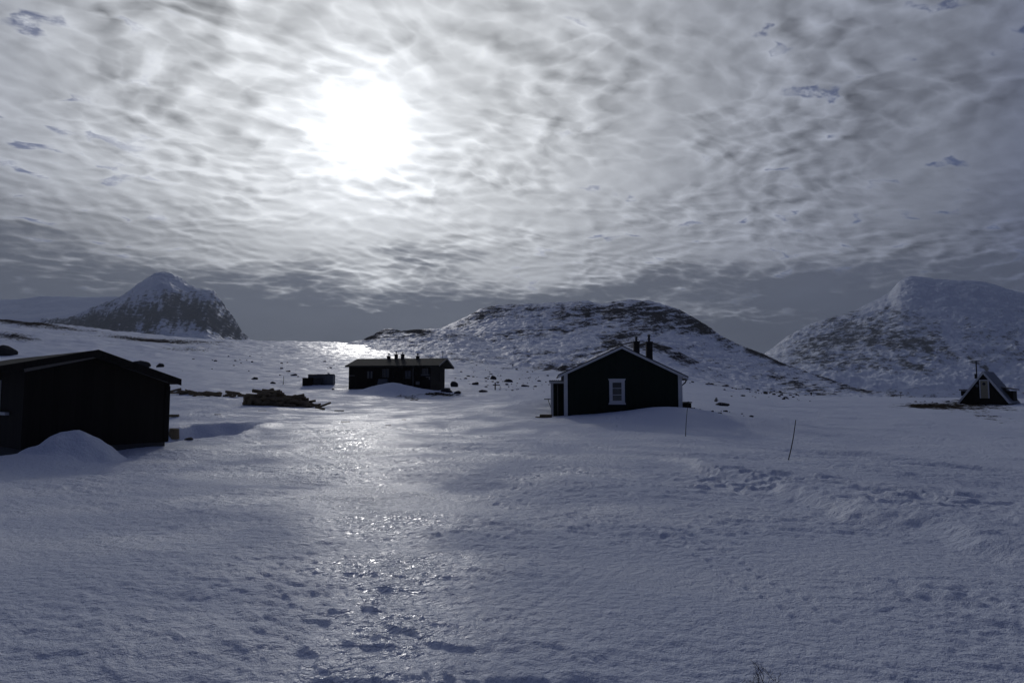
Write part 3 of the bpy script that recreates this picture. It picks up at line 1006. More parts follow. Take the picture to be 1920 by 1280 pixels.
# pale boards on the wall below the roof
for (p, q) in (((45, 693.5), (180, 667.5)), ((181.5, 667.5), (316, 714.5))):
    x0, z0 = L1(*p); x1, z1 = L1(*q)
    n = Vector((x1 - x0, 0, z1 - z0)).normalized(); u = Vector((-n.z, 0, n.x)) * .055
    pl = [(x0 - u.x, z0 - u.z), (x1 - u.x, z1 - u.z), (x1 + u.x, z1 + u.z), (x0 + u.x, z0 + u.z)]
    MB().prism(pl, -.035, -.002).obj('gable_board', MAT['grey_board'], shed)
# window in the left long wall: its sill and pale frame end show at the picture's edge
ys, zs_ = on_plane(21, 776, xl, S0, ey, ex)
yw = on_plane(1.5, 740, xl, S0, ey, ex)[0] + .08
zt1 = on_plane(1.5, 711, xl, S0, ey, ex)[1]
f = side_window(shed, yw, yw + 1.1, zs_ + .10, zt1 - .1, xl, MAT['white'], -1)
MB().box(xl - .14, xl - .045, ys, yw + 1.3, zs_ - .03, zs_ + .05).obj('sill', MAT['white'], f)
MB().box(xr + .005, xr + .05, 1.6, 2.3, .8, .88).obj('wall_bracket', MAT['bark'], shed)
MB().box(xr - .13, xr + .012, -.02, -.001, .16, zr1 - .12).obj('corner_board', MAT['tar'], shed)

# ---------------- long cabin in the middle
AZ2 = math.radians(8)
p = W(653.5, 727, 62.0)
M0 = Vector((p.x, p.y, 0)); M0.z = W(653.5, 727.5, 62).z - .0
M0.z = min(gz(p.x, p.y), M0.z)
ex2 = Vector((math.cos(AZ2), -math.sin(AZ2), 0)); ey2 = Vector((math.sin(AZ2), math.cos(AZ2), 0))


def L2(px, py, yo=0.0):
    return on_plane(px, py, yo, M0, ex2, ey2)
lodge = empty('long_cabin', M0, AZ2, label='long dark timber cabin seen from its eave side with four chimneys on the ridge', cat='cabin')
LX = L2(807, 700)[0]
ze = L2(700, 684.5)[1]; WD = 5.4
zrd = L2(700, 672.3, WD / 2)[1]
OV = .32
MB().add([(0, 0, -1.2), (LX, 0, -1.2), (LX, WD, -1.2), (0, WD, -1.2), (0, 0, ze), (LX, 0, ze), (LX, WD, ze), (0, WD, ze), (0, WD / 2, zrd - .12), (LX, WD / 2, zrd - .12)],
         [(0, 1, 5, 4), (3, 7, 6, 2), (0, 4, 8, 7, 3), (1, 2, 6, 9, 5), (4, 5, 9, 8), (7, 8, 9, 6), (0, 3, 2, 1)]).obj('wall', MAT['brown'], lodge)
sl = (zrd - ze) / (WD / 2)
RX0, RX1 = -.25, LX + .85
ee = ze - sl * OV + .04
rp = MB()
poly = [(-OV, ee), (WD / 2, zrd), (WD + OV, ee), (WD + OV, ee - .13), (WD / 2, zrd - .13), (-OV, ee - .13)]
vs = [(RX0, a, c) for a, c in poly] + [(RX1, a, c) for a, c in poly]
n = 6
rp.add(vs, [tuple(range(n)), tuple(range(2 * n - 1, n - 1, -1))] + [(i, i + n, (i + 1) % n + n, (i + 1) % n) for i in range(n)])
# the roof's left end is cut back at the eave, as a half-hip
roof2 = rp.obj('roof', MAT['roof_felt'], lodge)
bb = MB()
bb.beam((RX1 + .015, -OV, ee - .05), (RX1 + .015, WD / 2, zrd - .05), .03, .14); bb.beam((RX1 + .015, WD / 2, zrd - .05), (RX1 + .015, WD + OV, ee - .05), .03, .14)
bb.obj('barge_board', MAT['grey_board'], roof2)
for (px, top, wpx, pot, potw) in ((729, 668.5, 5.4, 663.5, 2.2), (743, 665, 5.4, 660.5, 1.9), (755, 665, 5.6, 661.5, 1.9), (783.3, 668.3, 5.6, 664, 2.6)):
    cx, zt = L2(px, top, WD / 2)
    hw = wpx / 2 / F * 64.5
    c = MB().box(cx - hw, cx + hw, WD / 2 - hw, WD / 2 + hw, zrd - .3, zt).box(cx - hw - .03, cx + hw + .03, WD / 2 - hw - .03, WD / 2 + hw + .03, zt, zt + .05).obj('chimney', MAT['brick'], roof2)
    zp = L2(px, pot, WD / 2)[1]; r_ = potw / 2 / F * 64.5
    MB().tube([(cx, WD / 2, zt + .05), (cx, WD / 2, zp)], [r_ * .8, r_ * .8]).tube([(cx, WD / 2, zp), (cx, WD / 2, zp + .04), (cx, WD / 2, zp + .09)], [r_ * 1.9, r_ * 1.9, .02]).obj('flue_cowl', MAT['brick'], c)
zt = L2(825, 656.5, WD / 2)[1]
MB().tube([(LX + .45, WD / 2, zrd - .02), (LX + .45, WD / 2, zt)], [.022, .014], 6).obj('aerial', MAT['pole'], roof2)


def w2(px0, px1, py0, py1, panes, trim=.06, glass='glass', mt='grey_board'):
    x0, z1 = L2(px0, py0); x1, z0 = L2(px1, py1)
    return window(lodge, x0 + trim, x1 - trim, z0 + trim, z1 - trim, 0, MAT[mt], panes, trim, 0, glass)
f = w2(686.5, 700.5, 693.5, 711.5, (2, 1), .07, 'glass', 'brown')
x0, z0 = L2(688, 710); x1, z1 = L2(693, 694)
for a in (688.0, 695.2):
    x0, z0 = L2(a, 710.3); x1, z1 = L2(a + 4.2, 695)
    MB().box(x0, x1, -.022, -.013, z0, z1).obj('curtain', MAT['curtain'], f)
f = w2(715, 730.5, 690, 709, (2, 1), .06, 'glass', 'tar')
for a in (718, 720.6, 723.2, 726, 728.6):
    x0, z0 = L2(a, 708); x1, z1 = L2(a + .8, 691)
    MB().box(x0, x1, -.05, -.042, z0, z1).obj('window_bar', MAT['grey_board'], f)
f = w2(757.5, 772.5, 692.5, 712, (2, 1), .07, 'glass', 'brown')
for a in (759.0, 766):
    x0, z0 = L2(a, 706); x1, z1 = L2(a + 4.2, 694)
    MB().box(x0, x1, -.022, -.013, z0, z1).obj('curtain', MAT['curtain'], f)
f = w2(789.5, 805.5, 689, 705, (3, 1), .06, 'glass', 'tar')
for a in (793, 795.8, 798.6, 801.4):
    x0, z0 = L2(a, 702.5); x1, z1 = L2(a + .9, 690)
    MB().box(x0, x1, -.05, -.042, z0, z1).obj('window_bar', MAT['grey_board'], f)
x0, z0 = L2(790, 704.2); x1, z1 = L2(805.5, 701.2)
MB().box(x0, x1, -.16, -.043, z0, z1).obj('sill', MAT['curtain'], f)
x0, z0 = L2(799, 707.7); x1, z1 = L2(806.3, 706.2)
mb = MB().box(x0, x1, -.14, -.004, z0, z1); xx, zz = L2(805.2, 711.5); mb.box(x1 - .07, x1, -.14, -.004, zz, z0 - .002)
mb.obj('wall_shelf', MAT['grey_board'], lodge)
x0, z0 = L2(780, 721); x1, z1 = L2(787, 714.8)
MB().box(x0, x1, -.10, -.004, z0, z1).obj('wall_box', MAT['grey_board'], lodge, .01)
x0, z0 = L2(774.2, 727); x1, z1 = L2(775.3, 690)
MB().box(x0, x1, -.07, -.004, z0, z1).obj('downpipe', MAT['grey_board'], lodge)
x0, z0 = L2(712, 722); x1, z1 = L2(728.5, 710.5)
MB().add([(x0 - .1, -.5, z0), (x1, -.5, z0), (x1, -.02, z0), (x0 - .1, -.02, z0), (x0, -.4, z1), (x1, -.4, z1), (x1, -.02, z1), (x0, -.02, z1)],
         [(0, 1, 5, 4), (1, 2, 6, 5), (2, 3, 7, 6), (3, 0, 4, 7), (4, 5, 6, 7), (0, 3, 2, 1)]).obj('wooden_box', MAT['greymetal'], lodge, .01)
x0, z0 = L2(734.5, 719); x1, z1 = L2(740.5, 693)
dmb = MB().box(x0, x1, -.03, -.003, z0, z1)
dr_ = dmb.obj('door', MAT['tar'], lodge)
MB().box(x1 - .12, x1 - .05, -.07, -.031, (z0 + z1) / 2 - .02, (z0 + z1) / 2 + .02).obj('handle', MAT['metal'], dr_)
side_window(lodge, 3.3, 4.9, .85, 1.55, LX, MAT['tar'], 1, 'brown', 'shutter')
x0, z0 = L2(655, 704.6); x1, z1 = L2(665, 703.4)
MB().box(x0, x1, -.05, -.003, z0, z1).obj('wall_rail', MAT['grey_board'], lodge)

# ---------------- cabin with white trim
AZ3 = math.radians(3)
p = W(1058, 779, 34.0)
C0 = Vector((p.x, p.y, p.z))
ex3 = Vector((math.cos(AZ3), -math.sin(AZ3), 0)); ey3 = Vector((math.sin(AZ3), math.cos(AZ3), 0))


def L3(px, py, yo=0.0):
    return on_plane(px, py, yo, C0, ex3, ey3)
hut = empty('gabled_cabin', C0, AZ3, label='dark cabin with white corner boards and one white-framed gable window', cat='cabin')
wx = L3(1278.5, 740)[0]
hl, hr = L3(1058, 698)[1], L3(1278, 700.5)[1]
he = (hl + hr) / 2
xa3, za3 = L3(1166, 651)
CD = 7.6
MB().prism([(0, -.9), (wx, -.9), (wx, he), (xa3, za3 - .06), (0, he)], 0, CD).obj('wall', MAT['green'], hut)
yo = -.22
xR, zR = L3(1291, 705.5, yo); xA, zA = L3(1166.3, 646.8, yo); xL, zL = L3(1046.5, 701.8, yo)
t = .05
roof3 = MB().prism([(xA, zA), (xR, zR), (xR, zR - t), (xA, zA - t), (xL, zL - t), (xL, zL)], yo, CD + .25).obj('roof', MAT['roof_dark'], hut)
bw = .125
for (x0, z0, x1, z1) in ((xL + .01, zL, xA, zA), (xA, zA, xR - .01, zR)):
    MB().add([(x0, yo + .01, z0 - t - .003), (x1, yo + .01, z1 - t - .003), (x1, yo + .01, z1 - t - bw), (x0, yo + .01, z0 - t - bw),
              (x0, yo + .045, z0 - t - .003), (x1, yo + .045, z1 - t - .003), (x1, yo + .045, z1 - t - bw), (x0, yo + .045, z0 - t - bw)],
             [(0, 1, 2, 3), (7, 6, 5, 4), (0, 4, 5, 1), (1, 5, 6, 2), (2, 6, 7, 3), (3, 7, 4, 0)]).obj('barge_board', MAT['white'], roof3)
cbw = .175
MB().box(-.01, cbw, -.03, -.002, -.8, he + .02).obj('corner_board', MAT['white'], hut)
MB().box(wx - cbw, wx + .01, -.03, -.002, -.8, he + .02).obj('corner_board', MAT['white'], hut)
x0, z1 = L3(1146.6, 715.3); x1, z0 = L3(1167.2, 752.6)
window(hut, x0, x1, z0, z1, -.002, MAT['white'], (1, 3), .115, .045)
for (px0, px1, top, cap, dd) in ((1187.8, 1198.4, 641.2, 630.5, 5.2), (1211.2, 1222.6, 641.5, 627.5, 2.8)):
    x0, zt = L3(px0, top, dd); x1, _ = L3(px1, top, dd)
    zc_ = L3(px0, cap, dd)[1]
    hw = (x1 - x0) / 2; cx = (x0 + x1) / 2
    zlow = zA - (cx + hw - xA) * (zA - zR) / (xR - xA) - .25
    c = MB().box(cx - hw, cx + hw, dd - hw, dd + hw, zlow, zt).box(cx - hw - .02, cx + hw + .02, dd - hw - .02, dd + hw + .02, zt - .06, zt + .03).obj('chimney', MAT['brick'], roof3)
    r_ = .062
    MB().tube([(cx, dd, zt + .03), (cx, dd, zc_ - .06)], r_, 10).tube([(cx, dd, zc_ - .06), (cx, dd, zc_ - .03), (cx, dd, zc_ + .03)], [r_ * 1.7, r_ * 1.7, .015], 10).tube([(cx, dd, zt + .16), (cx, dd, zt + .19)], r_ * 1.45, 10).obj('flue_pipe', MAT['roof_dark'], c)
# low annexe on the left
ya = .9
x0, zt = L3(1032.5, 714, ya)
x1 = -.002
MB().box(x0 + .12, x1, ya, ya + 3.0, -.9, zt - .12).obj('annexe_wall', MAT['green'], hut)
pr_ = MB()
xe0 = L3(1029.5, 712, ya - .15)[0]
nn = 14
tops = []
for k in range(nn + 1):
    xx = xe0 + (x1 - xe0) * k / nn
    tops.append((xx, zt + .02 + (.03 if k % 2 else 0.0)))
pr_.prism(tops + [(x1, zt - .02), (xe0, zt - .02)], ya - .18, ya + 3.1)
ar = pr_.obj('annexe_roof', MAT['greymetal'], hut)
MB().box(xe0 + .01, x1, ya - .16, ya - .13, zt - .13, zt - .022).obj('fascia', MAT['white'], ar)
MB().box(x0, x0 + .13, ya - .03, ya + .10, -.9, zt - .13).obj('annexe_post', MAT['white'], hut)
MB().box(x0 + .34, x0 + .37, ya - .02, ya - .002, -.5, zt - .2).obj('annexe_batten', MAT['grey_board'], hut)
# bracket shelf on the annexe
xs, zs = L3(1022, 747.5, ya + .3); xs1 = x0 - .002
mb = MB().box(xs - .05, xs1, ya + .2, ya + .7, zs - .03, zs + .01)
mb.beam((xs + .15, ya + .3, zs - .03), (xs1, ya + .3, zs - .42), .03, .03)
mb.obj('bracket_shelf', MAT['roof_dark'], hut)
# gutter end and downpipe at the right eave
mb = MB(); mb.tube([(xR + .01, .1, zR - .12), (xR + .01, CD, zR - .12)], .05, 8)
g = mb.obj('gutter', MAT['greymetal'], roof3)
MB().tube([(xR + .01, .35, zR - .15), (xR - .06, .35, zR - .30), (wx + .06, .35, he - .62), (wx + .06, .35, -.4)], .038, 8).obj('downpipe', MAT['greymetal'], hut)

# ---------------- A-frame hut
AZ4 = math.radians(46)
DA = 65.0
p = W(1800, 751, DA)
A0 = Vector((p.x, p.y, 0)); A0.z = W(1800, 750, DA).z
ex4 = Vector((math.cos(AZ4), -math.sin(AZ4), 0)); ey4 = Vector((math.sin(AZ4), math.cos(AZ4), 0))


def L4(px, py, yo=0.0):
    return on_plane(px, py, yo, A0, ex4, ey4)
af = empty('a_frame_hut', A0, AZ4, label='small A-frame hut with a cream door and steep roof on the right', cat='hut')
xl4, zl4 = L4(1799, 751); xr4, zr4 = L4(1891, 751); xa4, za4 = L4(1842.8, 695.5)
AL = 4.3
MB().prism([(xl4 + .25, -.5), (xr4 - .25, -.5), (xr4 - .2, .1), (xa4, za4 - .25), (xl4 + .2, .1)], .12, AL - .1).obj('wall', MAT['tar'], af)
rt = .09
sgl = Vector((xa4 - xl4, za4)).normalized(); nl = Vector((-sgl.y, sgl.x))
sgr = Vector((xr4 - xa4, -za4)).normalized(); nr_ = Vector((sgr.y, -sgr.x))
rf = MB()
ext = .35
bl_ = (xl4 - sgl.x * ext, -sgl.y * ext); br_ = (xr4 + sgr.x * ext, sgr.y * ext)
rf.prism([bl_, (xa4, za4), br_, (br_[0] - .14, br_[1]), (xa4, za4 - .17), (bl_[0] + .14, bl_[1])], .03, AL)
rf = rf.obj('roof', MAT['metal'], af)
for sgn in (0, 1):
    mb = MB()
    if sgn == 0:
        pl = [(bl_[0] - .02, bl_[1]), (xa4, za4 + .03), (xa4, za4 - .26), (bl_[0] + .2, bl_[1])]
    else:
        pl = [(xa4 + .002, za4 + .03), (br_[0] + .02, br_[1]), (br_[0] - .2, br_[1]), (xa4 + .002, za4 - .26)]
    mb.prism(pl, -.03, .027).obj('barge_board', MAT['white'], rf)
x0, z1 = L4(1835.3, 711.8); x1, z0 = L4(1855.2, 746.5)
z0 = max(z0, .15)
fr = MB().box(x0, x0 + .09, .04, .118, z0, z1).box(x1 - .09, x1, .04, .118, z0, z1).box(x0 + .09, x1 - .09, .04, .118, z1 - .09, z1).obj('door_frame', MAT['white'], af)
dd = MB().box(x0 + .092, x1 - .092, .07, .117, z0, z1 - .092).obj('door', MAT['cream'], af)
cx, cz = L4(1844.5, 719.3)
MB().prism([(cx - .16, cz), (cx, cz - .17), (cx + .16, cz), (cx, cz + .17)], .055, .069).obj('diamond_pane', MAT['glass'], dd)
MB().box(x1 - .24, x1 - .14, .03, .069, (z0 + z1) / 2 - .08, (z0 + z1) / 2 - .05).obj('handle', MAT['metal'], dd)
lx, lz = L4(1831.3, 722.8)
MB().tube([(lx, .02, lz), (lx, .118, lz)], [.12, .15], 12).obj('wall_lamp', MAT['greymetal'], af)
# stove pipe behind the left slope
px_b = L4(1831.3, 703, 1.6)
zt = L4(1831, 676.5, 1.6)[1]
MB().tube([(px_b[0], 1.6, px_b[1] - .6), (px_b[0], 1.6, zt)], .055, 8).tube([(px_b[0] - .1, 1.6, px_b[1] - .35), (px_b[0] - .1, 1.6, px_b[1] + .12)], .09, 8).obj('stove_pipe', MAT['roof_dark'], rf)
# low side stores
xq = L4(1908, 740, 3.6)[0]
MB().box(xr4 - .9, xq - .05, 1.9, 3.6, -.6, L4(1911, 732.5, 2.0)[1]).obj('side_store', MAT['tar'], af)
zz = L4(1911, 731, 2.0)[1]
MB().add([(xr4 - 1.1, 1.75, zz + .28), (xq + .12, 1.75, zz), (xq + .12, 3.8, zz), (xr4 - 1.1, 3.8, zz + .28), (xr4 - 1.1, 1.75, zz + .37), (xq + .12, 1.75, zz + .09), (xq + .12, 3.8, zz + .09), (xr4 - 1.1, 3.8, zz + .37)],
         [(0, 3, 2, 1), (4, 5, 6, 7), (0, 1, 5, 4), (1, 2, 6, 5), (2, 3, 7, 6), (3, 0, 4, 7)]).obj('side_store_roof', MAT['grey_board'], af)
xq = L4(1801, 736, 1.6)[0]
zz = L4(1801, 732, 1.6)[1]
MB().box(xq + .05, xl4 + 1.3, 1.5, 3.0, zz - .5, zz - .02).obj('side_store', MAT['tar'], af)
MB().box(xq - .08, xl4 + 1.5, 1.4, 3.1, zz, zz + .12).obj('side_store_roof', MAT['grey_board'], af)

# ---------------- grey bins behind the woodpile
B0, dbin = hit(590, 722.5)
B0 = W(568, 722.5, dbin); B0.z = gz(B0.x, B0.y + .6)
bn = empty('storage_bin', B0, math.radians(-4), label='grey sheet-metal bin in three sections left of the long cabin', cat='bin')
k60 = dbin / F
MB().box(7 * k60, 53.5 * k60, .45, 1.6, -.3, 18.8 * k60).obj('body', MAT['greymetal'], bn, .01)
for i, (a, bb_) in enumerate(((7, 22), (23, 38), (39, 53))):
    MB().box(a * k60, bb_ * k60, .40, 1.65, 19 * k60, (20.4 + .3 * i) * k60).obj('lid', MAT['greymetal'], bn, .008)
MB().box(38.6 * k60, 39.2 * k60, .40, .449, -.2, 18.5 * k60).obj('seam', MAT['metal'], bn)
MB().box(0, 17.5 * k60, -.25, .44, -.3, 12.4 * k60).box(-.06, 17.8 * k60, -.30, .44, 12.5 * k60, 13.4 * k60).obj('side_box', MAT['brown'], bn)
MB().box(18 * k60, 34 * k60, .0, .44, -.3, 13 * k60).obj('front_box', MAT['roof_dark'], bn, .01)

# ================================================================ small things
print('small things...')
rnd = random.Random(7)


def boulder_mesh(seed, sub=3, flat=.7, amp=.35):
    bm = bmesh.new()
    bmesh.ops.create_icosphere(bm, subdivisions=sub, radius=1.0)
    co = np.array([v.co[:] for v in bm.verts])
    n = fbm(co[:, 0] * 1.1 + seed * 3.1, co[:, 1] * 1.1 + co[:, 2] * .9, 4, seed)
    n2 = fbm(co[:, 2] * 1.3 + seed, co[:, 0] * 1.2 - co[:, 1], 3, seed + 9)
    r = 1 + amp * n + amp * .6 * n2
    co = co * r[:, None]
    # a few cleaved faces
    rs = np.random.RandomState(seed)
    for _ in range(7):
        d = rs.normal(size=3); d /= np.linalg.norm(d)
        h = co @ d; lim = rs.uniform(.62, .85)
        over = np.maximum(h - lim, 0)
        co -= (over * .85)[:, None] * d[None, :]
    co[:, 2] *= flat
    for v, c in zip(bm.verts, co):
        v.co = c
    me = bpy.data.meshes.new('boulder')
    bm.to_mesh(me); bm.free()
    me.materials.append(MAT['rock'])
    me.polygons.foreach_set('use_smooth', [False] * len(me.polygons))
    return me
BM_ = [boulder_mesh(s) for s in (3, 8, 15, 22, 31, 44)]
SM_ = [boulder_mesh(s, 2, .6) for s in (53, 60, 71, 84)]


def put_rock(px, py, wpx, hpx, d=None, label=None, group=None, seed=None, small=False, name='boulder', depth=None):
    """px,py = middle of the foot of the rock"""
    if d is None:
        P0, d = hit(px, py)
    else:
        P0 = W(px, py, d); P0.z = gz(P0.x, P0.y)
    k = d / F
    k_ = rnd.randrange(6) if seed is None else seed
    me = SM_[k_ % 4] if small else BM_[k_]
    o = bpy.data.objects.new(name, me)
    COL.objects.link(o)
    sx = wpx * k / 2; sz = hpx * k
    o.scale = (sx, (depth or .8) * sx, sz * .85)
    o.location = (P0.x, P0.y, P0.z + sz * .22)
    o.rotation_euler = (rnd.uniform(-.15, .15), rnd.uniform(-.15, .15), rnd.uniform(-.5, .5) + (math.pi if rnd.random() < .5 else 0))
    prop(o, label=label, cat='rock', group=group)
    return o


named = [
    (14, 666, 34, 24, None, 'round dark boulder showing above the ridge of the near shed', 3),
    (262, 690, 46, 15, None, 'long humped dark boulder lying behind the right roof slope of the near shed', 1),
    (300, 688, 17, 9, None, 'peaked dark rock right beside the long humped boulder behind the shed', 2),
    (355, 824, 20, 5, None, 'flat dark rock lying in the wind scoop beside the near shed', 4),
    (852, 725, 15, 14, None, 'tall dark boulder standing just right of the long cabin', 5),
    (838, 744, 26, 9, 59, 'wide boulder at the right corner foot of the long cabin', 0),
    (858, 745, 14, 6, 58, 'low rock right of the wide boulder at the long cabin foot', 1),
    (906, 735, 16, 6, None, 'low dark rock left of the cross-shaped post', 3),
    (953, 716, 17, 7, None, 'broad flat boulder up the snow slope behind the cross-shaped post', 2),
    (924, 711, 13, 8, None, 'largest rock straight above the cross-shaped post', 4),
    (892, 721, 15, 5, None, 'flat rock left of the post, between it and the tall boulder', 1),
    (878, 706, 8, 3, None, 'small rock highest on the slope right of the long cabin', 0),
    (985, 724, 18, 4, None, 'long low slab half sunk in snow right of the cross-shaped post', 5),
    (477, 711, 14, 5, None, 'dark rock on the snow above the left end of the woodpile', 2),
    (511, 719, 11, 4, None, 'rounded rock just above the woodpile', 4),
    (551, 704, 12, 4, None, 'rock above and left of the grey metal bin', 3),
    (541, 697, 9, 3, None, 'small rock behind the rock near the grey metal bin', 1),
    (404, 677, 7, 3, None, 'lone dark rock on the far snowfield above the scattered logs', 5),
    (473, 679, 5, 2.5, None, 'tiny rock on the far snowfield beyond the woodpile', 0),
    (1355, 760, 24, 9, 47, 'brown rounded boulder right of the cabin with white trim', 3),
    (625, 719, 6, 4, 62, 'dark rock at the right end of the grey metal bin', 2),
]
for (px, py, a, h, d, lab, sd) in named:
    put_rock(px, py, a, h, d, lab, None, sd)
# stone cairn
P0, d = hit(1343, 753)
k = d / F
ca_o = empty('cairn', P0, 0, label='little cairn of stacked flat stones right of the white-trimmed cabin', cat='cairn')
for i, (wd_, hh) in enumerate(((9, 2.6), (10, 2.2), (6, 2.4), (4.5, 2))):
    o = bpy.data.objects.new('stone', SM_[i % 4]); COL.objects.link(o); o.parent = ca_o
    o.scale = (wd_ * k / 2, wd_ * k / 2.4, hh * k * .75)
    o.location = (rnd.uniform(-.03, .03), 0, (1.0 + i * 2.1) * k)
    o.rotation_euler = (0, rnd.uniform(-.1, .1), rnd.uniform(0, 3))

groups = [
    ('low dark rock among the stony slope right of the cabin with white trim', 'rocks on the stony slope right of the white-trimmed cabin', [(1300, 708), (1345, 716), (1400, 722), (1460, 733), (1500, 739)], 8, 130, 4.2),
    ('small dark stone poking out of the snow between the long cabin and the white-trimmed cabin', 'stones scattered between the two cabins', [(850, 706), (900, 713), (950, 718), (1000, 719), (1035, 722)], 8, 62, 3.4),
    ('dark stone on the upper snowfield between the long cabin and the hill', 'stones on the snowfield below the hill', [(860, 690), (920, 694), (1000, 698), (1060, 703)], 8, 45, 2.6),
    ('small dark stone on the open snowfield beyond the woodpile', 'stones on the left snowfield', [(350, 668), (430, 690), (520, 680), (600, 690), (640, 684)], 15, 36, 3.0),
    ('stone lying on the bare patch around the A-frame hut', 'stones around the A-frame hut', [(1700, 755), (1780, 754), (1840, 753), (1900, 753)], 3.5, 34, 5.0),
]
for (lab, grp, path, spread, cnt, size) in groups:
    for i in range(cnt):
        t = rnd.random() * (len(path) - 1)
        k = int(t); f_ = t - k
        x = path[k][0] * (1 - f_) + path[k + 1][0] * f_ + rnd.gauss(0, 14)
        y = path[k][1] * (1 - f_) + path[k + 1][1] * f_ + rnd.gauss(0, spread)
        s_ = size * rnd.choice((.5, .6, .7, .8, 1.0, 1.0, 1.4, 1.9))
        if 640 < x < 842 and y > 676: continue
        if 1030 < x < 1292 and y > 640: continue
        if grp.endswith('hut') and y < 751: continue
        put_rock(x, y, s_ * 1.15, s_ * .5, None, lab, grp, None, True, name='stone')

# ---------------- logs
def log_mesh(seed):
    r0 = random.Random(seed)
    mb = MB(); n = 9
    prof = [.88 + .3 * r0.random() for _ in range(n)]
    rings = []
    ks = [-1, -.97, -.4, .3, .96, 1]
    for i, t in enumerate(ks):
        for k in range(n):
            a = 2 * math.pi * k / n
            rr_ = prof[k] * (1 + .06 * r0.uniform(-1, 1)) * (.93 if abs(t) == 1 else 1)
            rings.append((t * .5, math.cos(a) * rr_ * .5 + .05 * math.sin(t * 2), math.sin(a) * rr_ * .5))
    fs = [(i * n + k, i * n + (k + 1) % n, (i + 1) * n + (k + 1) % n, (i + 1) * n + k) for i in range(len(ks) - 1) for k in range(n)]
    fs += [tuple(range(n - 1, -1, -1)), tuple((len(ks) - 1) * n + k for k in range(n))]
    mb.add(rings, fs)
    me = mb.mesh('log')
    me.materials.append(MAT['bark']); me.materials.append(MAT['cutwood'])
    for p in list(me.polygons)[-2:]:
        p.material_index = 1
    return me
LM = [log_mesh(s) for s in range(5)]


def put_log(p, L, dia, rz, ry=0.0, label=None, group=None, name='log'):
    o = bpy.data.objects.new(name, LM[rnd.randrange(5)]); COL.objects.link(o)
    o.scale = (L, dia, dia * rnd.uniform(.7, 1))
    o.location = p; o.rotation_euler = (rnd.uniform(0, 6), ry, rz)
    prop(o, label=label, cat='log', group=group)
    return o
# the heap: a profile of height along the picture, filled with logs in layers
HD = 45.5
prof_x = [458, 466, 478, 498, 516, 534, 550, 562, 576, 588]
prof_h = [4, 14, 27, 34, 34, 29, 23, 19, 8, 1]
foot_x = [458, 520, 560, 590]; foot_y = [761, 761, 765, 770]
for i in range(165):
    x = rnd.uniform(466, 580)
    hmax = np.interp(x, prof_x, prof_h) * HD / F
    dep = rnd.uniform(-.9, .9)
    hh = hmax * (1 - abs(dep) * .45) * rnd.uniform(.12, .96) - .05
    P0 = W(x, float(np.interp(x, foot_x, foot_y)), HD)
    P0.z = gz(P0.x, P0.y + dep)
    put_log((P0.x, HD + dep, P0.z + max(hh, .05)), rnd.uniform(.65, 1.35), rnd.uniform(.15, .27), rnd.gauss(0, .55) + (math.pi / 2 if rnd.random() < .22 else 0), rnd.gauss(0, .16),
            'rough log in the big heap of firewood behind the near shed', 'logs in the big firewood heap')
for (x0, x1, y0, cnt, lab, grp) in ((318, 362, 739, 13, 'log in the loose row showing right behind the near shed', 'logs in the row behind the near shed'),
                                    (358, 410, 743, 15, 'log at the middle of the scattered row between shed and firewood heap', 'logs in the middle of the scattered row'),
                                    (424, 458, 744, 8, 'log lying just left of the big firewood heap', 'logs left of the big firewood heap')):
    for i in range(cnt):
        P0, d = hit(rnd.uniform(x0, x1), y0 + rnd.gauss(0, 1.2))
        put_log((P0.x, P0.y, P0.z + rnd.choice((.06, .10, .2, .28))), rnd.uniform(.5, 1.1), rnd.uniform(.12, .22), rnd.gauss(0, .5), rnd.gauss(0, .12), lab, grp)
for (px, py, L, dia, rz, ry, lab) in ((608, 764, .9, .13, .3, -.35, 'log propped up at the right end of the firewood heap'), (600, 768, .7, .15, -.4, .2, 'short log at the foot of the propped-up log'),
                                      (590, 764, .8, .14, .2, -.3, 'log tipped off the right end of the heap'), (636, 771, .6, .05, -.1, 0, 'thin stick lying alone right of the firewood heap'),
                                      (648, 792, .42, .03, -.1, 0, 'dark stick frozen into the trodden snow below the heap'), (728, 799, .25, .03, 0, 0, 'left dark stick in the trodden snow in the middle'), (757, 788, .2, .03, .1, 0, 'right dark stick in the trodden snow in the middle'),
                                      (408, 778, .35, .03, 0, 0, 'thin piece of wood on the snow above the wind scoop'), (492, 771, .5, .02, 0, 0, 'thin twig on the snow in front of the heap')):
    P0, d = hit(px, py)
    put_log((P0.x, P0.y, P0.z + .04 + abs(ry) * L * .4), L, dia, rz, ry, lab, None)
# chopping block and plank beside the shed
P0, d = hit(326, 821)
blk = MB().tube([(0, 0, -.1), (0, 0, .20), (.01, 0, .34)], [.22, .20, .19], 14).obj('chopping_block', MAT['cutwood'], None, .012)
blk.location = P0; prop(blk, label='yellowish wooden block standing by the right wall of the near shed', cat='wood block')
pk = MB().box(-.32, .32, -.08, .08, 0, .12).obj('plank', MAT['bark'], None, .008)
P0, d = hit(323, 782); pk.location = P0 + Vector((0, 0, .02)); pk.rotation_euler = (0, 0, .2)
prop(pk, label='short thick plank on the snow edge right behind the near shed', cat='plank')

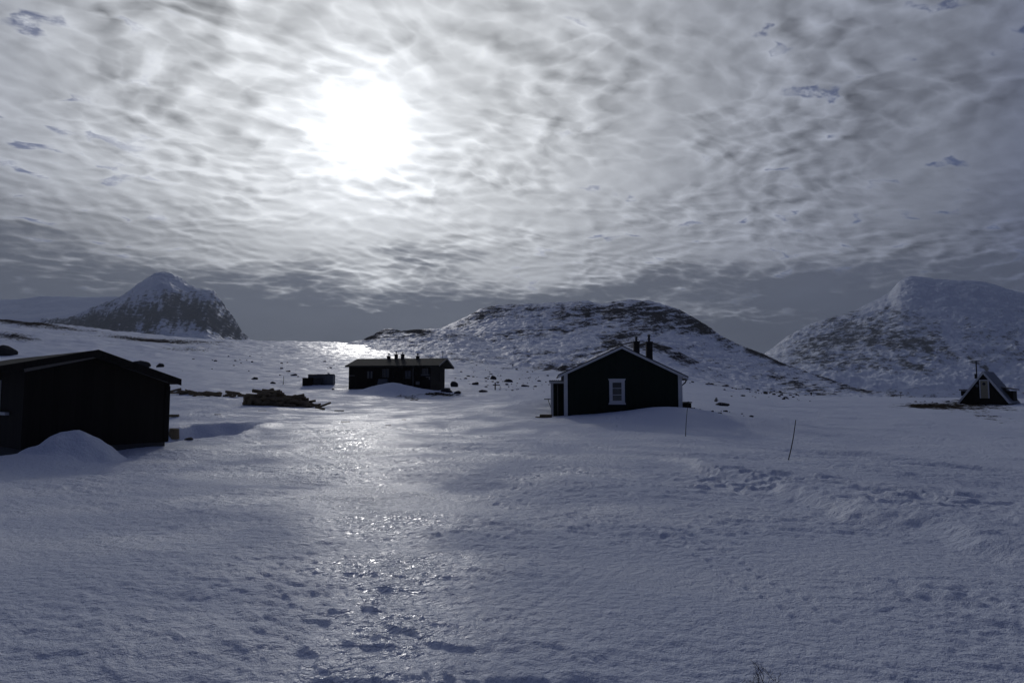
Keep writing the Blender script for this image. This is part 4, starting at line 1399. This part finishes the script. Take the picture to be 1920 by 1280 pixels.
# ---------------- poles and posts
def pole(p0, p1, r, label, bend=0.06, group=None, name='marker_pole'):
    a, b_ = Vector(p0), Vector(p1)
    pts = []
    for i in range(9):
        t = i / 8
        q = a.lerp(b_, t); q.x += bend * math.sin(t * math.pi)
        pts.append(q - a)
    o = MB().tube(pts, [r * (1 - .35 * i / 8) for i in range(9)], 7).obj(name, MAT['pole'], None, smooth=True)
    o.location = a
    return prop(o, label=label, cat='pole', group=group)
P0, d = hit(1285, 818)
pole(P0 + Vector((0, 0, -.15)), W(1290.5, 752, d), .014, 'thin upright pole before the right corner of the white-trimmed cabin', -.02)
P0, d = hit(1475, 862)
pole(P0 + Vector((0, 0, -.15)), W(1492, 787, d - .2), .014, 'thin bowed pole leaning right on the open snow', .025)
P0, d = hit(531, 721)
pole(P0, W(532, 705, d), .03, 'short thin stake on the snow behind the woodpile', 0)
P0, d = hit(854, 724)
pole(P0, W(852.5, 706, d), .012, 'very thin stick beside the tall boulder right of the long cabin', 0)
# cross-shaped post
P0, d = hit(928.5, 731)
k = d / F
cr = empty('cross_post', P0, 0, label='short post with a low crossbar on the snow between the two cabins', cat='post')
MB().box(-1.1 * k, 1.1 * k, -.05, .05, -.3, 14 * k).obj('upright', MAT['pole'], cr, .01)
MB().box(-4.4 * k, 9 * k, -.09, -.052, 8.2 * k, 10 * k).obj('crossbar', MAT['pole'], cr)
# trail markers far right
P0, d = hit(1521, 741)
k = d / F
mk = empty('trail_post', P0, 0, label='tiny dark trail post at the foot of the hill, right of the stony slope', cat='post')
MB().box(-.7 * k, .7 * k, -.06, .06, -.3, 5 * k).obj('post', MAT['pole'], mk)
MB().box(-1.5 * k, 1.5 * k, -.09, .09, 2.5 * k, 5.6 * k).obj('panel', MAT['pole'], mk)
P0, d = hit(1689, 746)
k = d / F
mk = empty('trail_cross_marker', P0, 0, label='small X-shaped trail marker on a thin pole left of the A-frame hut', cat='trail marker')
MB().tube([(0, 0, -.2), (0, 0, 9.5 * k)], .022, 6).obj('pole', MAT['pole'], mk)
MB().beam((-2.6 * k, -.04, 8.2 * k), (2.6 * k, -.04, 11.2 * k), .03, 1.0 * k, (0, 1, 0)).beam((-2.6 * k, -.08, 11.2 * k), (2.6 * k, -.08, 8.2 * k), .03, 1.0 * k, (0, 1, 0)).obj('cross', MAT['pole'], mk)

# bench at the long cabin's right end
P0, d = hit(838, 733)
P0 = W(838.5, 731, 63.5); P0.z = gz(P0.x, P0.y)
k = 63.5 / F
bz = W(838, 727, 63.5).z - P0.z
bo = empty('wooden_bench', P0, 0.1, label='small bench at the right end of the long cabin', cat='bench')
MB().box(-3.6 * k, 3.6 * k, -.2, .2, bz - .05, bz).obj('seat', MAT['pole'], bo)
for sx in (-1, 1):
    MB().beam((sx * 2.6 * k, 0, bz - .055), (sx * 3.4 * k, 0, -.15), .3, .05, (0, 1, 0)).obj('leg', MAT['pole'], bo)

# steps / boards left of the white-trimmed cabin
P0, d = hit(1018, 783)
dk = empty('plank_step', Vector((P0.x, P0.y, P0.z)), AZ3, label='dark plank step on the snow at the left foot of the white-trimmed cabin', cat='step')
k = d / F
MB().box(-14 * k, 17 * k, -.25, .35, -.2, 2.0 * k).obj('lower_board', MAT['bark'], dk, .01)
MB().box(-6 * k, 17 * k, -.1, .5, 2.1 * k, 6 * k).obj('upper_board', MAT['bark'], dk, .01)
cb = MB().box(-.42, .42, -.3, .3, -.3, .36).box(-.46, .46, -.34, .34, .37, .42).obj('crate', MAT['brown'], None, .012)
P0 = W(1279, 768, 36.5); P0.z = W(1279, 768, 36.5).z
cb.location = P0; prop(cb, label='dark crate peeping out behind the right corner of the white-trimmed cabin', cat='crate')

# ---------------- bare shrub at the lower edge
def shrub(px, pybase, pytop, seed):
    r0 = random.Random(seed)
    P0, d = hit(px, pybase)
    d = float(d)
    H = W(px, pytop, d).z - P0.z
    mb = MB()

    def grow(p, dirv, L, r, lev):
        pts = [p]; q = p.copy(); dv = dirv.copy()
        nseg = 5
        for i in range(nseg):
            dv = (dv + Vector((r0.gauss(0, .16), r0.gauss(0, .16), r0.gauss(.05, .10)))).normalized()
            q = q + dv * L / nseg
            pts.append(q.copy())
            if lev < 3 and i >= 1 and r0.random() < .85:
                s = r0.choice((-1, 1))
                nd = (dv + Vector((s * r0.uniform(.5, 1.1), r0.gauss(0, .5), r0.uniform(-.1, .35)))).normalized()
                grow(q.copy(), nd, L * r0.uniform(.38, .6), r * .62, lev + 1)
        mb.tube(pts, [r * (1 - .6 * i / nseg) for i in range(nseg + 1)], 5)
    for (dxx, lean) in ((-.01, -.28), (.0, -.1), (.01, .18), (.012, .5), (-.02, -.75)):
        grow(Vector((dxx, r0.uniform(-.02, .02), -.05)), Vector((lean, r0.uniform(-.3, .3), 1)).normalized(), (H + .05) * r0.uniform(.75, 1.0), .0032, 0)
    o = mb.obj('bare_shrub', MAT['twig'], None, smooth=True)
    o.location = P0
    prop(o, label='leafless dark twigs of a little shrub poking through the snow at the lower edge', cat='shrub')
shrub(1434, 1304, 1270, 4)
print('done')
